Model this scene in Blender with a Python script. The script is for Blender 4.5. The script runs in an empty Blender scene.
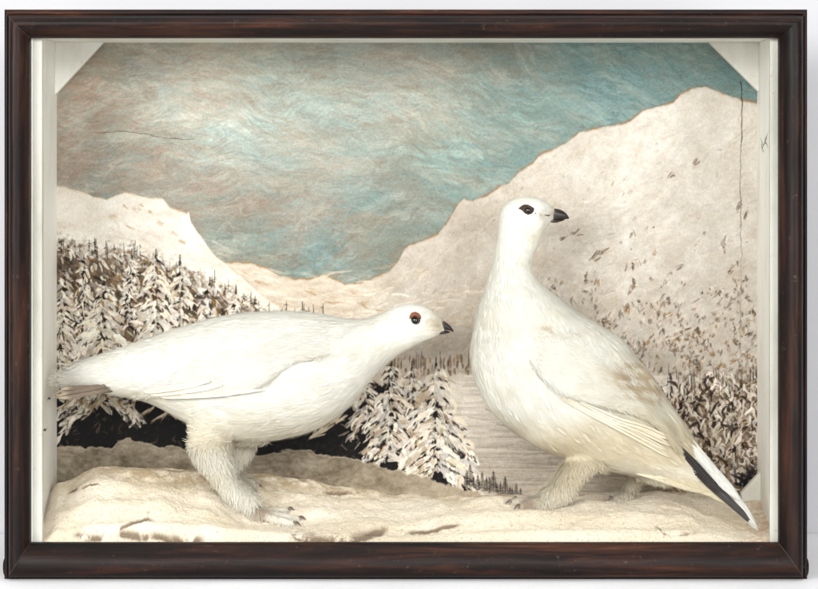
import bpy, math, random
import numpy as np
from mathutils import Vector, kdtree
from mathutils.bvhtree import BVHTree
random.seed(7); rng = np.random.default_rng(7)
S = bpy.context.scene; COL = S.collection
MM = 0.001
# ---------------- camera geometry: the case front is the plane Y=0, 1 mm per photograph pixel -------------
D = 2570.0; VX = 425.0; VY = 180.0; DEPTH = 180.0
def kf(Y): return D/(D+Y)
def P(px, py, Y):                                  # point (mm) seen at that pixel, Y mm behind the case front
    k = kf(Y); return Vector((VX+(px-VX)/k, Y, (589-VY)-(py-VY)/k))
def W(v): return (v[0]*MM, v[1]*MM, v[2]*MM)
def lin(c):
    c = np.asarray(c, dtype=float)/255.0
    return np.where(c <= 0.04045, c/12.92, ((c+0.055)/1.055)**2.4)

# ---------------- object helpers -------------
def tag(o, label=None, cat=None, group=None, kind=None):
    if label: o['label'] = label
    if cat: o['category'] = cat
    if group: o['group'] = group
    if kind: o['kind'] = kind
    return o
def empty(name, loc):
    o = bpy.data.objects.new(name, None); COL.objects.link(o); o.location = W(loc)
    o.empty_display_size = 0.02
    return o
def mesh_obj(name, verts, faces, mat, parent=None, smooth=True, colors=None, mats=None, fmat=None):
    """verts in mm (world)."""
    v = np.asarray(verts, dtype=np.float32)*MM
    off = np.zeros(3)
    if parent is not None: off = np.array(parent_world(parent))
    v = v-off.astype(np.float32)
    me = bpy.data.meshes.new(name)
    me.from_pydata(v.tolist() if len(v) < 3000 else v, [], faces) if not isinstance(faces, np.ndarray) else fast_mesh(me, v, faces)
    me.update()
    if smooth: me.shade_smooth()
    if mats:
        for m in mats: me.materials.append(m)
        me.polygons.foreach_set('material_index', fmat)
    else: me.materials.append(mat)
    if colors is not None:
        a = me.color_attributes.new('Col', 'FLOAT_COLOR', 'POINT')
        c = np.ones((len(v), 4), dtype=np.float32); c[:, :3] = colors
        a.data.foreach_set('color', c.ravel())
    o = bpy.data.objects.new(name, me); COL.objects.link(o)
    if parent is not None: o.parent = parent
    return o
def parent_world(p):
    x = Vector((0, 0, 0))
    while p is not None: x = x+p.location; p = p.parent
    return x
def fast_mesh(me, v, q):
    n = len(q); me.vertices.add(len(v)); me.vertices.foreach_set('co', v.astype(np.float32).ravel())
    k = q.shape[1]
    me.loops.add(n*k); me.loops.foreach_set('vertex_index', q.astype(np.int32).ravel())
    me.polygons.add(n); me.polygons.foreach_set('loop_start', np.arange(0, n*k, k, dtype=np.int32))
    try: me.polygons.foreach_set('loop_total', np.full(n, k, dtype=np.int32))
    except Exception: pass
    me.update(calc_edges=True); me.validate()
def grid_faces(nr, nc, wrap=False):
    i = np.arange(nr-1)[:, None]; cmax = nc if wrap else nc-1
    j = np.arange(cmax)[None, :]; j2 = (j+1) % nc
    a = i*nc+j; b = i*nc+j2; c = (i+1)*nc+j2; d = (i+1)*nc+j
    return np.stack([a, b, c, d], -1).reshape(-1, 4)

# ---------------- noise -------------
def vnoise(shape, cell, seed=0):
    """smooth value noise; cell=(cy,cx) in samples"""
    r = np.random.default_rng(seed); H, Wd = shape; cy, cx = cell
    gh, gw = int(H/cy)+4, int(Wd/cx)+4; g = r.random((gh, gw))
    y = np.arange(H)/cy; x = np.arange(Wd)/cx
    yi = y.astype(int); xi = x.astype(int); fy = y-yi; fx = x-xi
    fy = fy*fy*(3-2*fy); fx = fx*fx*(3-2*fx)
    a = g[yi][:, xi]; b = g[yi][:, xi+1]; c = g[yi+1][:, xi]; d = g[yi+1][:, xi+1]
    fx = fx[None, :]; fy = fy[:, None]
    return (a*(1-fx)+b*fx)*(1-fy)+(c*(1-fx)+d*fx)*fy
def fbm(shape, cell, oct=4, seed=0, gain=0.5):
    s = 0; t = 0; a = 1; cy, cx = (cell, cell) if np.isscalar(cell) else cell
    for o in range(oct):
        s = s+a*vnoise(shape, (max(cy, 1.01), max(cx, 1.01)), seed+o*17); t += a; a *= gain; cy /= 2; cx /= 2
    return s/t
def sstep(a, b, x):
    t = np.clip((x-a)/(b-a), 0, 1); return t*t*(3-2*t)

# ---------------- materials -------------
def new_mat(name):
    m = bpy.data.materials.new(name); m.use_nodes = True
    return m, m.node_tree.nodes, m.node_tree.links, m.node_tree.nodes['Principled BSDF']
def simple(name, rgb, rough=0.5, **kw):
    m, N, L, b = new_mat(name); b.inputs['Base Color'].default_value = (*lin(rgb), 1); b.inputs['Roughness'].default_value = rough
    for k, v in kw.items(): b.inputs[k].default_value = v
    return m
def tex(N, L, scale, detail=5, rough=0.6, mapscale=(1, 1, 1), dist=0.0):
    tc = N.new('ShaderNodeTexCoord'); mp = N.new('ShaderNodeMapping'); mp.inputs['Scale'].default_value = mapscale
    t = N.new('ShaderNodeTexNoise'); t.inputs['Scale'].default_value = scale; t.inputs['Detail'].default_value = detail
    t.inputs['Roughness'].default_value = rough; t.inputs['Distortion'].default_value = dist
    L.new(tc.outputs['Object'], mp.inputs['Vector']); L.new(mp.outputs['Vector'], t.inputs['Vector'])
    return t
def ramp(N, L, src, stops):
    r = N.new('ShaderNodeValToRGB'); L.new(src, r.inputs['Fac'])
    while len(r.color_ramp.elements) < len(stops): r.color_ramp.elements.new(0.5)
    for e, (p, c) in zip(r.color_ramp.elements, stops): e.position = p; e.color = (*lin(c), 1)
    return r
def bump(N, L, src, b, strength, dist):
    n = N.new('ShaderNodeBump'); n.inputs['Strength'].default_value = strength; n.inputs['Distance'].default_value = dist
    L.new(src, n.inputs['Height']); L.new(n.outputs['Normal'], b.inputs['Normal']); return n
def mixc(N, L, fac, a, b_, mode='MIX'):
    m = N.new('ShaderNodeMix'); m.data_type = 'RGBA'; m.blend_type = mode
    if isinstance(fac, float): m.inputs[0].default_value = fac
    else: L.new(fac, m.inputs[0])
    for s, i in ((a, 6), (b_, 7)):
        if isinstance(s, tuple): m.inputs[i].default_value = (*lin(s), 1)
        else: L.new(s, m.inputs[i])
    return m.outputs[2]

def wood(name, ms):
    m, N, L, b = new_mat(name)
    t = tex(N, L, 14, 8, 0.7, ms, 0.5); r = ramp(N, L, t.outputs['Fac'], [(0.30, (9, 6, 4)), (0.47, (28, 15, 10)), (0.60, (62, 34, 21)), (0.76, (118, 72, 46))])
    big = tex(N, L, 9, 5, 0.65, tuple(min(v*1.6, 3) for v in ms)); rb = ramp(N, L, big.outputs['Fac'], [(0.34, (70, 60, 58)), (0.50, (190, 180, 176)), (0.68, (255, 255, 255))])
    c = mixc(N, L, 0.9, r.outputs['Color'], rb.outputs['Color'], 'MULTIPLY')
    # worn scuffs
    sc = tex(N, L, 120, 4, 0.75, (1, 1, 1)); rs = ramp(N, L, sc.outputs['Fac'], [(0.63, (0, 0, 0)), (0.74, (120, 120, 120))])
    c = mixc(N, L, rs.outputs['Color'], c, (150, 128, 112))
    L.new(c, b.inputs['Base Color'])
    rr = tex(N, L, 30, 5, 0.7, ms)
    mr = N.new('ShaderNodeMapRange'); mr.inputs['To Min'].default_value = 0.33; mr.inputs['To Max'].default_value = 0.62; b.inputs['Specular IOR Level'].default_value = 0.2
    L.new(rr.outputs['Fac'], mr.inputs['Value']); L.new(mr.outputs['Result'], b.inputs['Roughness'])
    bump(N, L, t.outputs['Fac'], b, 0.35, 0.0008)
    return m
WOOD_H = wood('dark_varnished_wood_horizontal', (0.35, 5, 5)); WOOD_V = wood('dark_varnished_wood_vertical', (5, 5, 0.35))

def white_paint(name='aged_white_paint', stops=((0.3, (228, 225, 215)), (0.5, (246, 244, 238)), (0.7, (250, 249, 246)))):
    m, N, L, b = new_mat(name)
    t = tex(N, L, 22, 7, 0.65, (1, 1, 0.35)); r = ramp(N, L, t.outputs['Fac'], list(stops))
    s = tex(N, L, 160, 4, 0.6); rs = ramp(N, L, s.outputs['Fac'], [(0.63, (0, 0, 0)), (0.74, (170, 170, 170))])
    c = mixc(N, L, rs.outputs['Color'], r.outputs['Color'], (130, 115, 95))
    L.new(c, b.inputs['Base Color']); b.inputs['Roughness'].default_value = 0.65
    t2 = tex(N, L, 60, 6, 0.7, (1, 1, 0.2)); bump(N, L, t2.outputs['Fac'], b, 0.4, 0.0009)
    return m
WPAINT = white_paint(); BPAINT = white_paint('aged_white_paint_darkened', ((0.3, (186, 182, 170)), (0.5, (214, 211, 201)), (0.7, (224, 222, 214))))  # beads: same white paint, colour darkened to offset light on their front faces
DIRT = simple('grime_in_cracks', (58, 48, 38), 0.9)

def attr_mat(name, rough=0.7, nscale=0, nstr=0, ndist=0.0005, spec=0.4):
    m, N, L, b = new_mat(name)
    a = N.new('ShaderNodeAttribute'); a.attribute_name = 'Col'; L.new(a.outputs['Color'], b.inputs['Base Color'])
    b.inputs['Roughness'].default_value = rough; b.inputs['Specular IOR Level'].default_value = spec
    if nscale:
        t = tex(N, L, nscale, 6, 0.7); bump(N, L, t.outputs['Fac'], b, nstr, ndist)
    return m, N, L, b
PAINTING = attr_mat('oil_paint_on_board', 0.7, 700, 0.4, 0.0006, 0.15)[0]
SAND = attr_mat('gritty_plaster_snow', 0.95, 520, 0.8, 0.0014, 0.12)[0]
FEATHER, N_, L_, b_ = attr_mat('white_plumage', 0.85, 320, 0.18, 0.0008, 0.15)
b_.inputs['Sheen Weight'].default_value = 0.15
b_.inputs['Subsurface Weight'].default_value = 0.12; b_.inputs['Subsurface Radius'].default_value = (1, 0.8, 0.6); b_.inputs['Subsurface Scale'].default_value = 0.004
VANE = attr_mat('flight_feather_vane', 0.6, 0, 0, 0, 0.3)[0]
EYE = simple('glass_eye', (14, 8, 6), 0.04); EYE.node_tree.nodes['Principled BSDF'].inputs['Coat Weight'].default_value = 1.0
EYERIM = simple('dark_brown_eye_rim', (74, 50, 36), 0.85)
COMB = simple('faded_red_comb', (140, 82, 60), 0.85)
HORN = attr_mat('horn', 0.38, 500, 0.1, 0.0003, 0.5)[0]

# =====================================================================================================
#  THE PAINTED BACKDROP : colour and paint relief computed per vertex, stroke by stroke
# =====================================================================================================
SC = 2.0; OX, OY = 50.0, 34.0; CW, CH = int((765-OX)*SC), int((515-OY)*SC)
C = np.zeros((CH, CW, 3), np.float32); HT = np.zeros((CH, CW), np.float32)
yy, xx = np.mgrid[0:CH, 0:CW]; PXX = xx/SC+OX; PYY = yy/SC+OY
STREAK = vnoise((512, 1024), (2.0, 60), 5)*0.6+vnoise((512, 1024), (1.2, 25), 6)*0.4
ENOISE = vnoise((200, 1000), (1.0, 4.5), 8)*.6+vnoise((200, 1000), (1.0, 10), 9)*.4
def stroke(x0, y0, x1, y1, w, col, alpha=0.9, bend=0.0, h=0.06, taper=0.6, dry=0.5):
    if math.hypot(x1-x0, y1-y0) < 0.4: return
    dx, dy = x1-x0, y1-y0; ln = math.hypot(dx, dy)+1e-6; pad = w+abs(bend)+1.5
    ax, bx = int((min(x0, x1)-pad-OX)*SC), int((max(x0, x1)+pad-OX)*SC)+1
    ay, by = int((min(y0, y1)-pad-OY)*SC), int((max(y0, y1)+pad-OY)*SC)+1
    ax = max(ax, 0); ay = max(ay, 0); bx = min(bx, CW); by = min(by, CH)
    if bx <= ax or by <= ay: return
    X = PXX[ay:by, ax:bx]-x0; Y = PYY[ay:by, ax:bx]-y0
    u = (X*dx+Y*dy)/(ln*ln); v = (-X*dy+Y*dx)/ln
    uc = np.clip(u, 0, 1); v = v-bend*4*uc*(1-uc)
    end = np.where(u < 0, u, np.where(u > 1, u-1, 0))*ln
    en = ENOISE[random.randrange(0, 200), (np.clip(uc*ln*SC, 0, 400).astype(int)+random.randrange(0, 500))]
    wd = w*0.5*(1-taper*(np.clip(1.35*uc-.35, 0, 1)**2*.8+np.clip(1-4*uc, 0, 1)**2*.5))*(.62+.62*en)
    d = np.sqrt(v*v+end*end)
    m = np.clip((wd-d)*SC*0.8+0.5, 0, 1)
    ro, co = random.randrange(0, 400), random.randrange(0, 700)
    st = STREAK[(np.clip(((v/w+1)*16), 0, 60).astype(int)+ro), np.clip(uc*ln*SC, 0, 300).astype(int)+co]
    a = alpha*m*np.clip(1-dry*np.clip((0.62-st)*4, 0, 1), 0, 1)
    a3 = a[..., None]
    C[ay:by, ax:bx] = C[ay:by, ax:bx]*(1-a3)+np.asarray(col, np.float32)*a3
    HT[ay:by, ax:bx] = HT[ay:by, ax:bx]*(1-0.5*a)+a*h*(0.4+st)
def wisp(x, y, l, a, w, col, alpha=.6):
    for q in range(random.choice([3, 4, 5])):
        aa = a+random.gauss(0, .22); ll = l*random.uniform(.3, .8); ox, oy = x+math.cos(a)*l*random.uniform(0, .5)+random.gauss(0, w*.25), y+math.sin(a)*l*random.uniform(0, .5)+random.gauss(0, w*.25)
        stroke(ox, oy, ox+math.cos(aa)*ll, oy+math.sin(aa)*ll, w*random.uniform(.3, .75), tint(col, 14), alpha*random.uniform(.5, 1.1), random.gauss(0, .35), .08, .45, .85)
def tint(c, s):
    return np.clip(np.asarray(c, float)+random.uniform(-s, s)+rng.uniform(-s*.25, s*.25, 3), 0, 255)
# --- sky
sky_pts = np.array([
 (70,60,176,156,134),(150,60,186,174,158),(300,60,186,188,172),(430,60,182,174,160),(520,60,140,150,142),(600,60,112,142,142),(700,60,112,140,138),
 (80,110,184,162,142),(170,110,198,197,184),(300,110,180,192,180),(420,110,192,190,176),(520,110,134,154,148),(620,100,112,144,144),(690,75,118,146,146),
 (80,165,160,142,126),(150,160,168,158,143),(220,140,192,200,190),(330,160,182,180,166),(430,160,144,168,160),(500,160,132,156,152),
 (200,200,154,144,130),(300,210,160,152,138),(400,200,140,154,146),(250,250,134,136,122),(320,258,128,154,150),(380,250,136,138,124),(745,90,114,144,142),(110,190,148,138,124)], float)
def idw(px, py, pts, p=3.0):
    num = 0; den = 0
    for q in pts:
        w = 1/(((px-q[0])**2+((py-q[1])*1.3)**2+120)**(p/2)); num = num+w[..., None]*q[2:]; den = den+w
    return num/den[..., None]
C[:] = idw(PXX, PYY, sky_pts)
skyf = C.copy()
def skyc(x, y):
    i = min(max(int((y-OY)*SC), 0), CH-1); j = min(max(int((x-OX)*SC), 0), CW-1); return skyf[i, j]
ang = (fbm((CH, CW), 190, 3, 31)-0.5)*3.0
TEAL = (112, 152, 152); BRN = (158, 132, 108); PAL = (222, 222, 208); DGR = (118, 122, 112); DTL = (92, 122, 124)
bl = sstep(.42, .58, fbm((CH, CW), (26, 80), 4, 301))[..., None]; bl2 = sstep(.46, .62, fbm((CH, CW), (18, 60), 4, 302))[..., None]; bl3 = sstep(.50, .66, fbm((CH, CW), (14, 50), 4, 303))[..., None]
rgt = sstep(430, 640, PXX)[..., None]
big_ = fbm((CH+240, CW+240), (7, 40), 4, 310); w1 = fbm((CH, CW), 150, 3, 311); w2_ = fbm((CH, CW), 60, 3, 312)
iy = np.clip((yy+((w1-.5)*95+(w2_-.5)*40)+110).astype(int), 0, CH+239); ix = np.clip(xx+((w2_-.5)*60).astype(int)+110, 0, CW+239)
RID = big_[iy, ix]; RID = 1-np.abs(2*sstep(.25, .75, RID)-1); RID2 = 1-np.abs(2*sstep(.3, .7, fbm((CH+240, CW+240), (4, 22), 3, 313)[iy, ix])-1)
C[:] = C*(1-.30*bl)+np.array([128, 156, 152])*.30*bl
C[:] = C*(1-.34*bl2*(1-.75*rgt))+np.array([162, 138, 116])*.34*bl2*(1-.75*rgt)
C[:] = C*(1-.34*bl3)+np.array([206, 206, 192])*.34*bl3
skyf = C.copy()
for i in range(7200):
    x = random.uniform(52, 760); y = random.uniform(38, 300)
    if y > 200 and (x > 470): continue
    a = ang[min(int((y-OY)*SC), CH-1), int((x-OX)*SC)]*0.75-0.06+random.gauss(0, 0.16)
    big = i < 1500
    L = random.uniform(26, 80) if big else random.uniform(8, 34); t = random.random()
    right = min(max((x-400)/240, 0), 1); left = 1-right
    if t < 0.26: tc, k = TEAL, 0.12+0.3*random.random()
    elif t < 0.26+0.24*(0.25+0.75*left): tc, k = BRN, 0.15+0.32*random.random()
    elif t < 0.68: tc, k = PAL, random.uniform(0.08, 0.34)*(0.5 if y > 200 else 1)
    elif t < 0.84: tc, k = (DTL if right > 0.5 else DGR), 0.12+0.25*random.random()
    else: tc, k = TEAL, 0.0
    c = skyc(x, y)*(1-k)+np.array(tc)*k
    dx, dy = math.cos(a)*L/2, -math.sin(a)*L/2
    stroke(x-dx, y-dy, x+dx, y+dy, random.uniform(6, 15) if big else random.uniform(1.2, 5.0), c, random.uniform(0.2, 0.5) if big else random.uniform(0.25, 0.65), random.gauss(0, 6 if big else 3), random.uniform(0.15, 0.6), 0.7, 0.8)
HT += ((fbm((CH, CW), (12, 26), 4, 77)-0.5)*2.0).astype(np.float32)
amp_ = sstep(.3, .65, fbm((CH, CW), 60, 3, 330)); amp_ = .25+.75*amp_
C[:] = np.clip(C*(1+amp_*(.085*(RID-.5)+.05*(RID2-.5)))[..., None]+((RID-.5)*np.float32(1))[..., None]*np.array([-3, 3, 5]), 0, 255)
HT += (amp_*((RID-.5)*.6+(RID2-.5)*.3)).astype(np.float32)
skyf = C.copy()
for i in range(900):                                   # last, looser brush marks of thicker paint
    x = random.uniform(52, 760); y = random.uniform(40, 290)
    if y > 200 and x > 470: continue
    a = ang[min(int((y-OY)*SC), CH-1), int((x-OX)*SC)]*1.0+random.gauss(0, 0.3); L = random.uniform(8, 34); dx, dy = math.cos(a)*L/2, -math.sin(a)*L/2
    tc = random.choice([TEAL, BRN, PAL, DGR, (134, 150, 142)]); k = random.uniform(.1, .35)
    stroke(x-dx, y-dy, x+dx, y+dy, random.uniform(2.5, 9), skyc(x, y)*(1-k)+np.array(tc)*k, random.uniform(.25, .6), random.gauss(0, 5), random.uniform(.2, .7), .5, .85)
# sky dirt: small specks
for i in range(90):
    x, y = random.uniform(58, 740), random.uniform(48, 260)
    stroke(x, y, x+random.uniform(-1, 1), y+random.uniform(-1, 1), random.uniform(0.5, 1.1), (95, 85, 70), 0.6, 0, -0.05)
C[:] = C+np.array([0, 2, -1])*sstep(250, 500, PXX)[..., None]; lum = C.mean(-1, keepdims=True); kx_ = sstep(180, 420, PXX)[..., None]; C[:] = (C*(1-.14*kx_)+lum*.14*kx_)*(1-.045*kx_)
# --- ridges
left_ridge = [(50,187),(57,187),(65,187),(79,191),(95,197),(107,200),(117,195),(125,192),(136,195),(152,199),(163,199),(170,207),(177,210),(187,214),(189,212),(191,222),(198,232),(206,243),(214,254),(224,263),(240,275),(262,296),(290,312),(330,330)]
mid_ridge = [(215,262),(224,263),(235,262),(254,264),(268,269),(279,275),(295,279),(309,279),(325,274),(333,279),(347,284),(363,282),(379,276),(390,271),(398,262),(410,256),(470,262),(520,300)]
right_ridge = [(340,288),(363,283),(379,277),(390,271),(398,262),(404,250),(409,245),(422,241),(438,233),(446,224),(454,211),(459,203),(464,199),(472,201),(487,195),(500,186),(509,183),(519,172),(533,163),(538,156),(552,149),(566,144),(579,133),(596,128),(616,125),(630,121),(643,111),(652,108),(662,106),(673,102),(681,94),(692,88),(706,87),(719,92),(733,98),(756,102),(766,104)]
def ridge_y(pts, seed, amp=1.2):
    p = np.array(pts, float); x = PXX[0]; y = np.interp(x, p[:, 0], p[:, 1], left=999, right=999)
    return y+(fbm((2, CW), (2, 14), 4, seed)[0]-0.5)*2*amp
def fill_below(pts, col_fn, seed, edge_col, edge_w=1.6, h=0.5, edge_a=0.8, fx=None):
    y = ridge_y(pts, seed); d = PYY-y[None, :]
    m = np.clip(d*SC*0.7+0.5, 0, 1)[..., None]; m[:, y > 900] = 0
    if fx: m = m*sstep(fx[0], fx[1], PXX)[..., None]
    C[:] = C*(1-m)+col_fn()*m
    HT[:] = HT*(1-m[..., 0])+m[..., 0]*(h+(fbm((CH, CW), (9, 15), 4, seed+3)-0.5)*1.0)
    e = np.exp(-(d/edge_w)**2)*(0.35+0.65*sstep(0.35, 0.65, vnoise((CH, CW), (14, 14), seed+9)))*edge_a
    e[:, y > 900] = 0
    if fx: e = e*sstep(fx[0], fx[1], PXX)
    C[:] = C*(1-e[..., None])+np.array(edge_col)*e[..., None]
    HT[:] -= 0.35*e
def below(pts, x, y):
    p = np.array(pts); return p[0, 0] <= x <= p[-1, 0] and y > np.interp(x, p[:, 0], p[:, 1])
mid_c = lambda: np.array([206, 195, 177])+(fbm((CH, CW), (10, 40), 4, 90)[..., None]-0.5)*np.array([40, 46, 52])
fill_below(mid_ridge, mid_c, 41, (165, 135, 100), 1.2)
def right_c():
    n = fbm((CH, CW), 46, 5, 91)[..., None]-0.5; n2 = fbm((CH, CW), 16, 4, 96)[..., None]-0.5
    g = sstep(150, 420, PYY)[..., None]; rt = sstep(480, 640, PXX)[..., None]
    return np.array([198, 190, 176])+rt*np.array([10, 12, 14])*(1-g)-g*np.array([16, 16, 16])+n*np.array([26, 30, 36])+n2*16
fill_below(right_ridge, right_c, 42, (148, 120, 92), 1.5, fx=(345, 408))
for i in range(600):                                   # soft slope strokes on the big mountain
    x, y = random.uniform(380, 760), random.uniform(95, 380)
    if not below(right_ridge, x, y-6): continue
    t = random.random(); c = (220, 211, 195) if t < 0.5 else ((180, 169, 152) if t < 0.72 else ((190, 171, 145) if t < .86 else (168, 164, 158)))
    L = random.uniform(6, 30); a = random.gauss(0.75, 0.35)
    stroke(x, y, x-math.cos(a)*L, y+math.sin(a)*L, random.uniform(2, 8), tint(c, 6), random.uniform(0.12, 0.4), random.gauss(0, 1), random.uniform(0.15, 0.4), 0.5, 0.9)
left_c = lambda: np.array([222, 216, 203])+(fbm((CH, CW), (24, 40), 5, 92)[..., None]-0.5)*np.array([30, 36, 44])
fill_below(left_ridge, left_c, 43, (196, 176, 148), 1.2, 0.7, 0.6)
for x, y, l in ((112,217,7),(128,226,10),(136,210,6),(150,212,5),(172,232,9),(182,241,9),(160,222,6),(242,273,22),(258,283,12),(312,291,14),(330,303,14),(352,292,8),(362,303,12),(380,312,10),(345,311,8),(140,206,5),(126,206,6)):
    wisp(x-l/2, y-l*.22, l*1.3, .42, 3.4, (172, 142, 102), .6)
for i in range(170):                                   # brown and grey wisps between the hills
    x, y = random.uniform(215, 480), random.uniform(268, 330)
    if x > 380 and y < 285: continue
    L = random.uniform(5, 26)
    stroke(x, y, x+L, y+L*random.uniform(-0.45, 0.15) if x > 320 else y+L*random.uniform(0.1, 0.4), random.uniform(1, 3), tint(random.choice([(190, 170, 138), (232, 224, 208), (222, 210, 190)]), 8), random.uniform(0.25, 0.7), random.gauss(0, 1), 0.1)
for i in range(60):
    x = random.uniform(95, 220); y = 205+random.uniform(0, 45)+(x-95)*0.3
    stroke(x, y, x+random.uniform(6, 20), y+random.uniform(3, 12), random.uniform(1, 3), tint((202, 192, 176), 10), 0.4, 0, 0.1)
# --- brown dabs over the big mountain, denser further down
for i in range(820):
    y = 225+165*random.random()**0.55; x = random.uniform(500 if y < 330 else 580, 757)
    if not below(right_ridge, x, y-20): continue
    if y < 275 and random.random() < 0.72: continue
    dens = vd = 0.5+0.5*math.sin(x*0.06+y*0.05)*math.cos(y*0.08-x*0.021)
    if random.random() > 0.25+0.75*vd: continue
    c = random.choice([(112, 88, 58), (92, 76, 56), (140, 112, 76), (128, 118, 104), (86, 78, 68)])
    L = random.choice([random.uniform(2, 5), random.uniform(4, 11)]); a = random.choice([random.gauss(1.5, 0.25), random.gauss(2.4, 0.3), random.gauss(1.9, .3)])
    wisp(x, y, L, a, random.uniform(1.4, 3.6), c, random.uniform(.5, .95))
    if random.random() < .5: wisp(x+random.gauss(0, 3), y+random.gauss(0, 4), L*.5, 1.55, random.uniform(1, 2.2), (78, 68, 56), .8)
    if random.random() < .4: wisp(x+random.gauss(0, 2), y+L*.8, L*.8, a+random.gauss(0, .8), random.uniform(1.5, 4), c, .8)
    if random.random() < 0.6: wisp(x+2, y-4, L*1.3, a, random.uniform(4, 8), (212, 204, 190), .35)
for x, y, l, a in ((588,262,13,-0.75),(597,256,9,-0.7),(583,281,4,-.2),(586,279,5,-1.6),(632,230,7,1.5),(692,165,7,-0.7),(668,178,7,-0.6),(572,236,8,-.5),(500,192,0,0),(643,264,7,-1.1),(676,269,7,-.5),(722,250,11,-1.4),(744,222,9,-1.2),(737,212,8,-1.2),(560,240,6,-.6)):
    if l: wisp(x, y, l*1.3, a, 3.6, (100, 82, 62), .8)
# --- lake / fog between trees and the right-hand slope
def blob(mask, colr, hgt=None):
    m = mask[..., None]; C[:] = C*(1-m)+np.asarray(colr)*m
    if hgt is not None: HT[:] = HT*(1-mask)+hgt*mask
n1 = fbm((CH, CW), (3, 60), 4, 51); n2 = fbm((CH, CW), 30, 4, 52)
lake = sstep(372, 378, PYY+(n2-0.5)*6)*sstep(425, 450, PXX)*(1-sstep(640, 690, PXX+(PYY-430)*0.2))
g = sstep(380, 495, PYY)[..., None]
lc = np.array([214, 206, 193])*(1-g)+np.array([172, 164, 149])*g+(n1[..., None]-0.5)*50
blob(lake, lc, 0.2)
for i in range(420):
    y = random.uniform(380, 500); x = random.uniform(440, 690); L = random.uniform(14, 60)
    c = tint(random.choice([(196, 186, 168), (150, 142, 128), (176, 166, 148), (128, 124, 114)]), 8)
    stroke(x, y, x+L, y+random.gauss(1, 1.6), random.uniform(0.8, 2.6), c, random.uniform(0.2, 0.55)*(0.5+0.5*(y-380)/120), random.gauss(0, 1), 0.15, 0.7, 0.8)
for x, y, l in ((497,424,30),(486,409,14),(515,432,18),(560,468,40),(590,452,30)):
    stroke(x, y, x+l, y+4, 2.2, (118, 120, 114), 0.6, 0.6, 0.1)
# --- bottom ground of the painting
bank = sstep(0, 3, PYY-np.interp(PXX, [50, 60, 80, 110, 118, 130, 160, 175, 190, 230, 262, 290, 310, 330, 345, 380, 410, 440, 470, 500, 540, 765],
                [446, 443, 446, 448, 440, 437, 446, 446, 448, 452, 455, 448, 449, 456, 455, 466, 472, 480, 490, 497, 530, 530])-(fbm((CH, CW), 14, 4, 53)-0.5)*7)
# --- forest on the left, dark undergrowth with snowy conifers
tl = np.interp(PXX, [50, 60, 90, 130, 160, 200, 230, 262, 300, 340, 765], [236, 238, 246, 250, 256, 272, 292, 308, 330, 600, 600])
wood_m = sstep(-6, 22, PYY-tl+(fbm((CH, CW), 9, 4, 60, .7)-0.5)*44)*(1-bank)
blob(wood_m*0.88, np.array([88, 74, 56])+(fbm((CH, CW), 8, 4, 61)[..., None]-0.5)*np.array([120, 95, 70]), 0.1)
m = wood_m*sstep(372, 404, PYY); blob(m, np.array([24, 23, 21])+(fbm((CH, CW), 5, 3, 62)[..., None]-0.5)*26, 0.1)
SNOW = (234, 228, 213); DARK = (30, 25, 20)
def conifer(x, top, bot, half, snow=1.0, dark=DARK, density=1.0, warm=0.3):
    H = bot-top; lean = random.uniform(-.05, .05); y = top+3; lv = 0
    stroke(x, top-7, x, top+8, 1.2, tint(dark, 5), 0.9, 0, 0.1)
    stroke(x, top, x+lean*H, bot, 2.5+half*.06, tint(dark, 8), .8, 0, .1)
    while y < bot-2:
        f = (y-top)/H; w = half*(0.10+0.95*f**0.75)*random.uniform(.72, 1.12); xc = x+lean*(y-top)
        for s in (-1, 1):
            if random.random() < .07: continue
            w2 = w*random.uniform(.75, 1.1); dr = random.uniform(.45, .85)
            # dark underside of the bough
            for q in range(1): stroke(xc+s*w2*.1, y+3+q*2, xc+s*w2*random.uniform(.6, 1.0), y+3+w2*dr+q*2.5, random.uniform(2.0, 4.0)*(.5+half/40), tint(dark if random.random() > warm else (84, 62, 40), 10), .85, -s*w2*.10, .05, .5, .35)
            # snow lying on it in loose dabs that fan outwards
            n = max(2, int(w2/1.9*density))
            for q in range(n):
                r = (q+random.random())/n; bx = xc+s*w2*r*.92; by = y+w2*dr*r-w2*.10*4*r*(1-r)*.6+random.gauss(0, 2.0)
                l = random.uniform(3.5, 10.5)*(.5+half/42); aa = random.gauss(.85, .38)+r*.2
                c = random.choice([SNOW, SNOW, (214, 206, 190), (206, 200, 188), (192, 188, 180), (180, 166, 142), (224, 214, 192)])
                stroke(bx, by, bx+s*math.cos(aa)*l, by+math.sin(aa)*l, random.uniform(1.4, 5.0)*(.55+half/60), tint(c, 10), snow*random.uniform(.75, 1), -s*random.uniform(-.6, 1.4), random.uniform(.3, .9), .65, .25)
            for q in range(max(1, int(n*.5))):
                r = random.random(); bx = xc+s*w2*r; by = y+w2*dr*r+2.5; aa = random.uniform(.5, 1.3)
                stroke(bx, by, bx+s*math.cos(aa)*4, by+math.sin(aa)*4, random.uniform(.8, 1.7), tint(dark, 10), .85, 0, 0, .6, .3)
        if random.random() < .75:
            c = random.choice([SNOW, (206, 202, 192)]); stroke(xc+random.uniform(-1, 1), y, xc+random.uniform(-2.5, 2.5), y+random.uniform(4, 9), random.uniform(1.6, 3.6)*(.6+half/60), tint(c, 8), snow*.85, 0, .6, .7, .25)
        y += random.uniform(3.8, 6.2)*(.55+half/45); lv += 1
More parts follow.
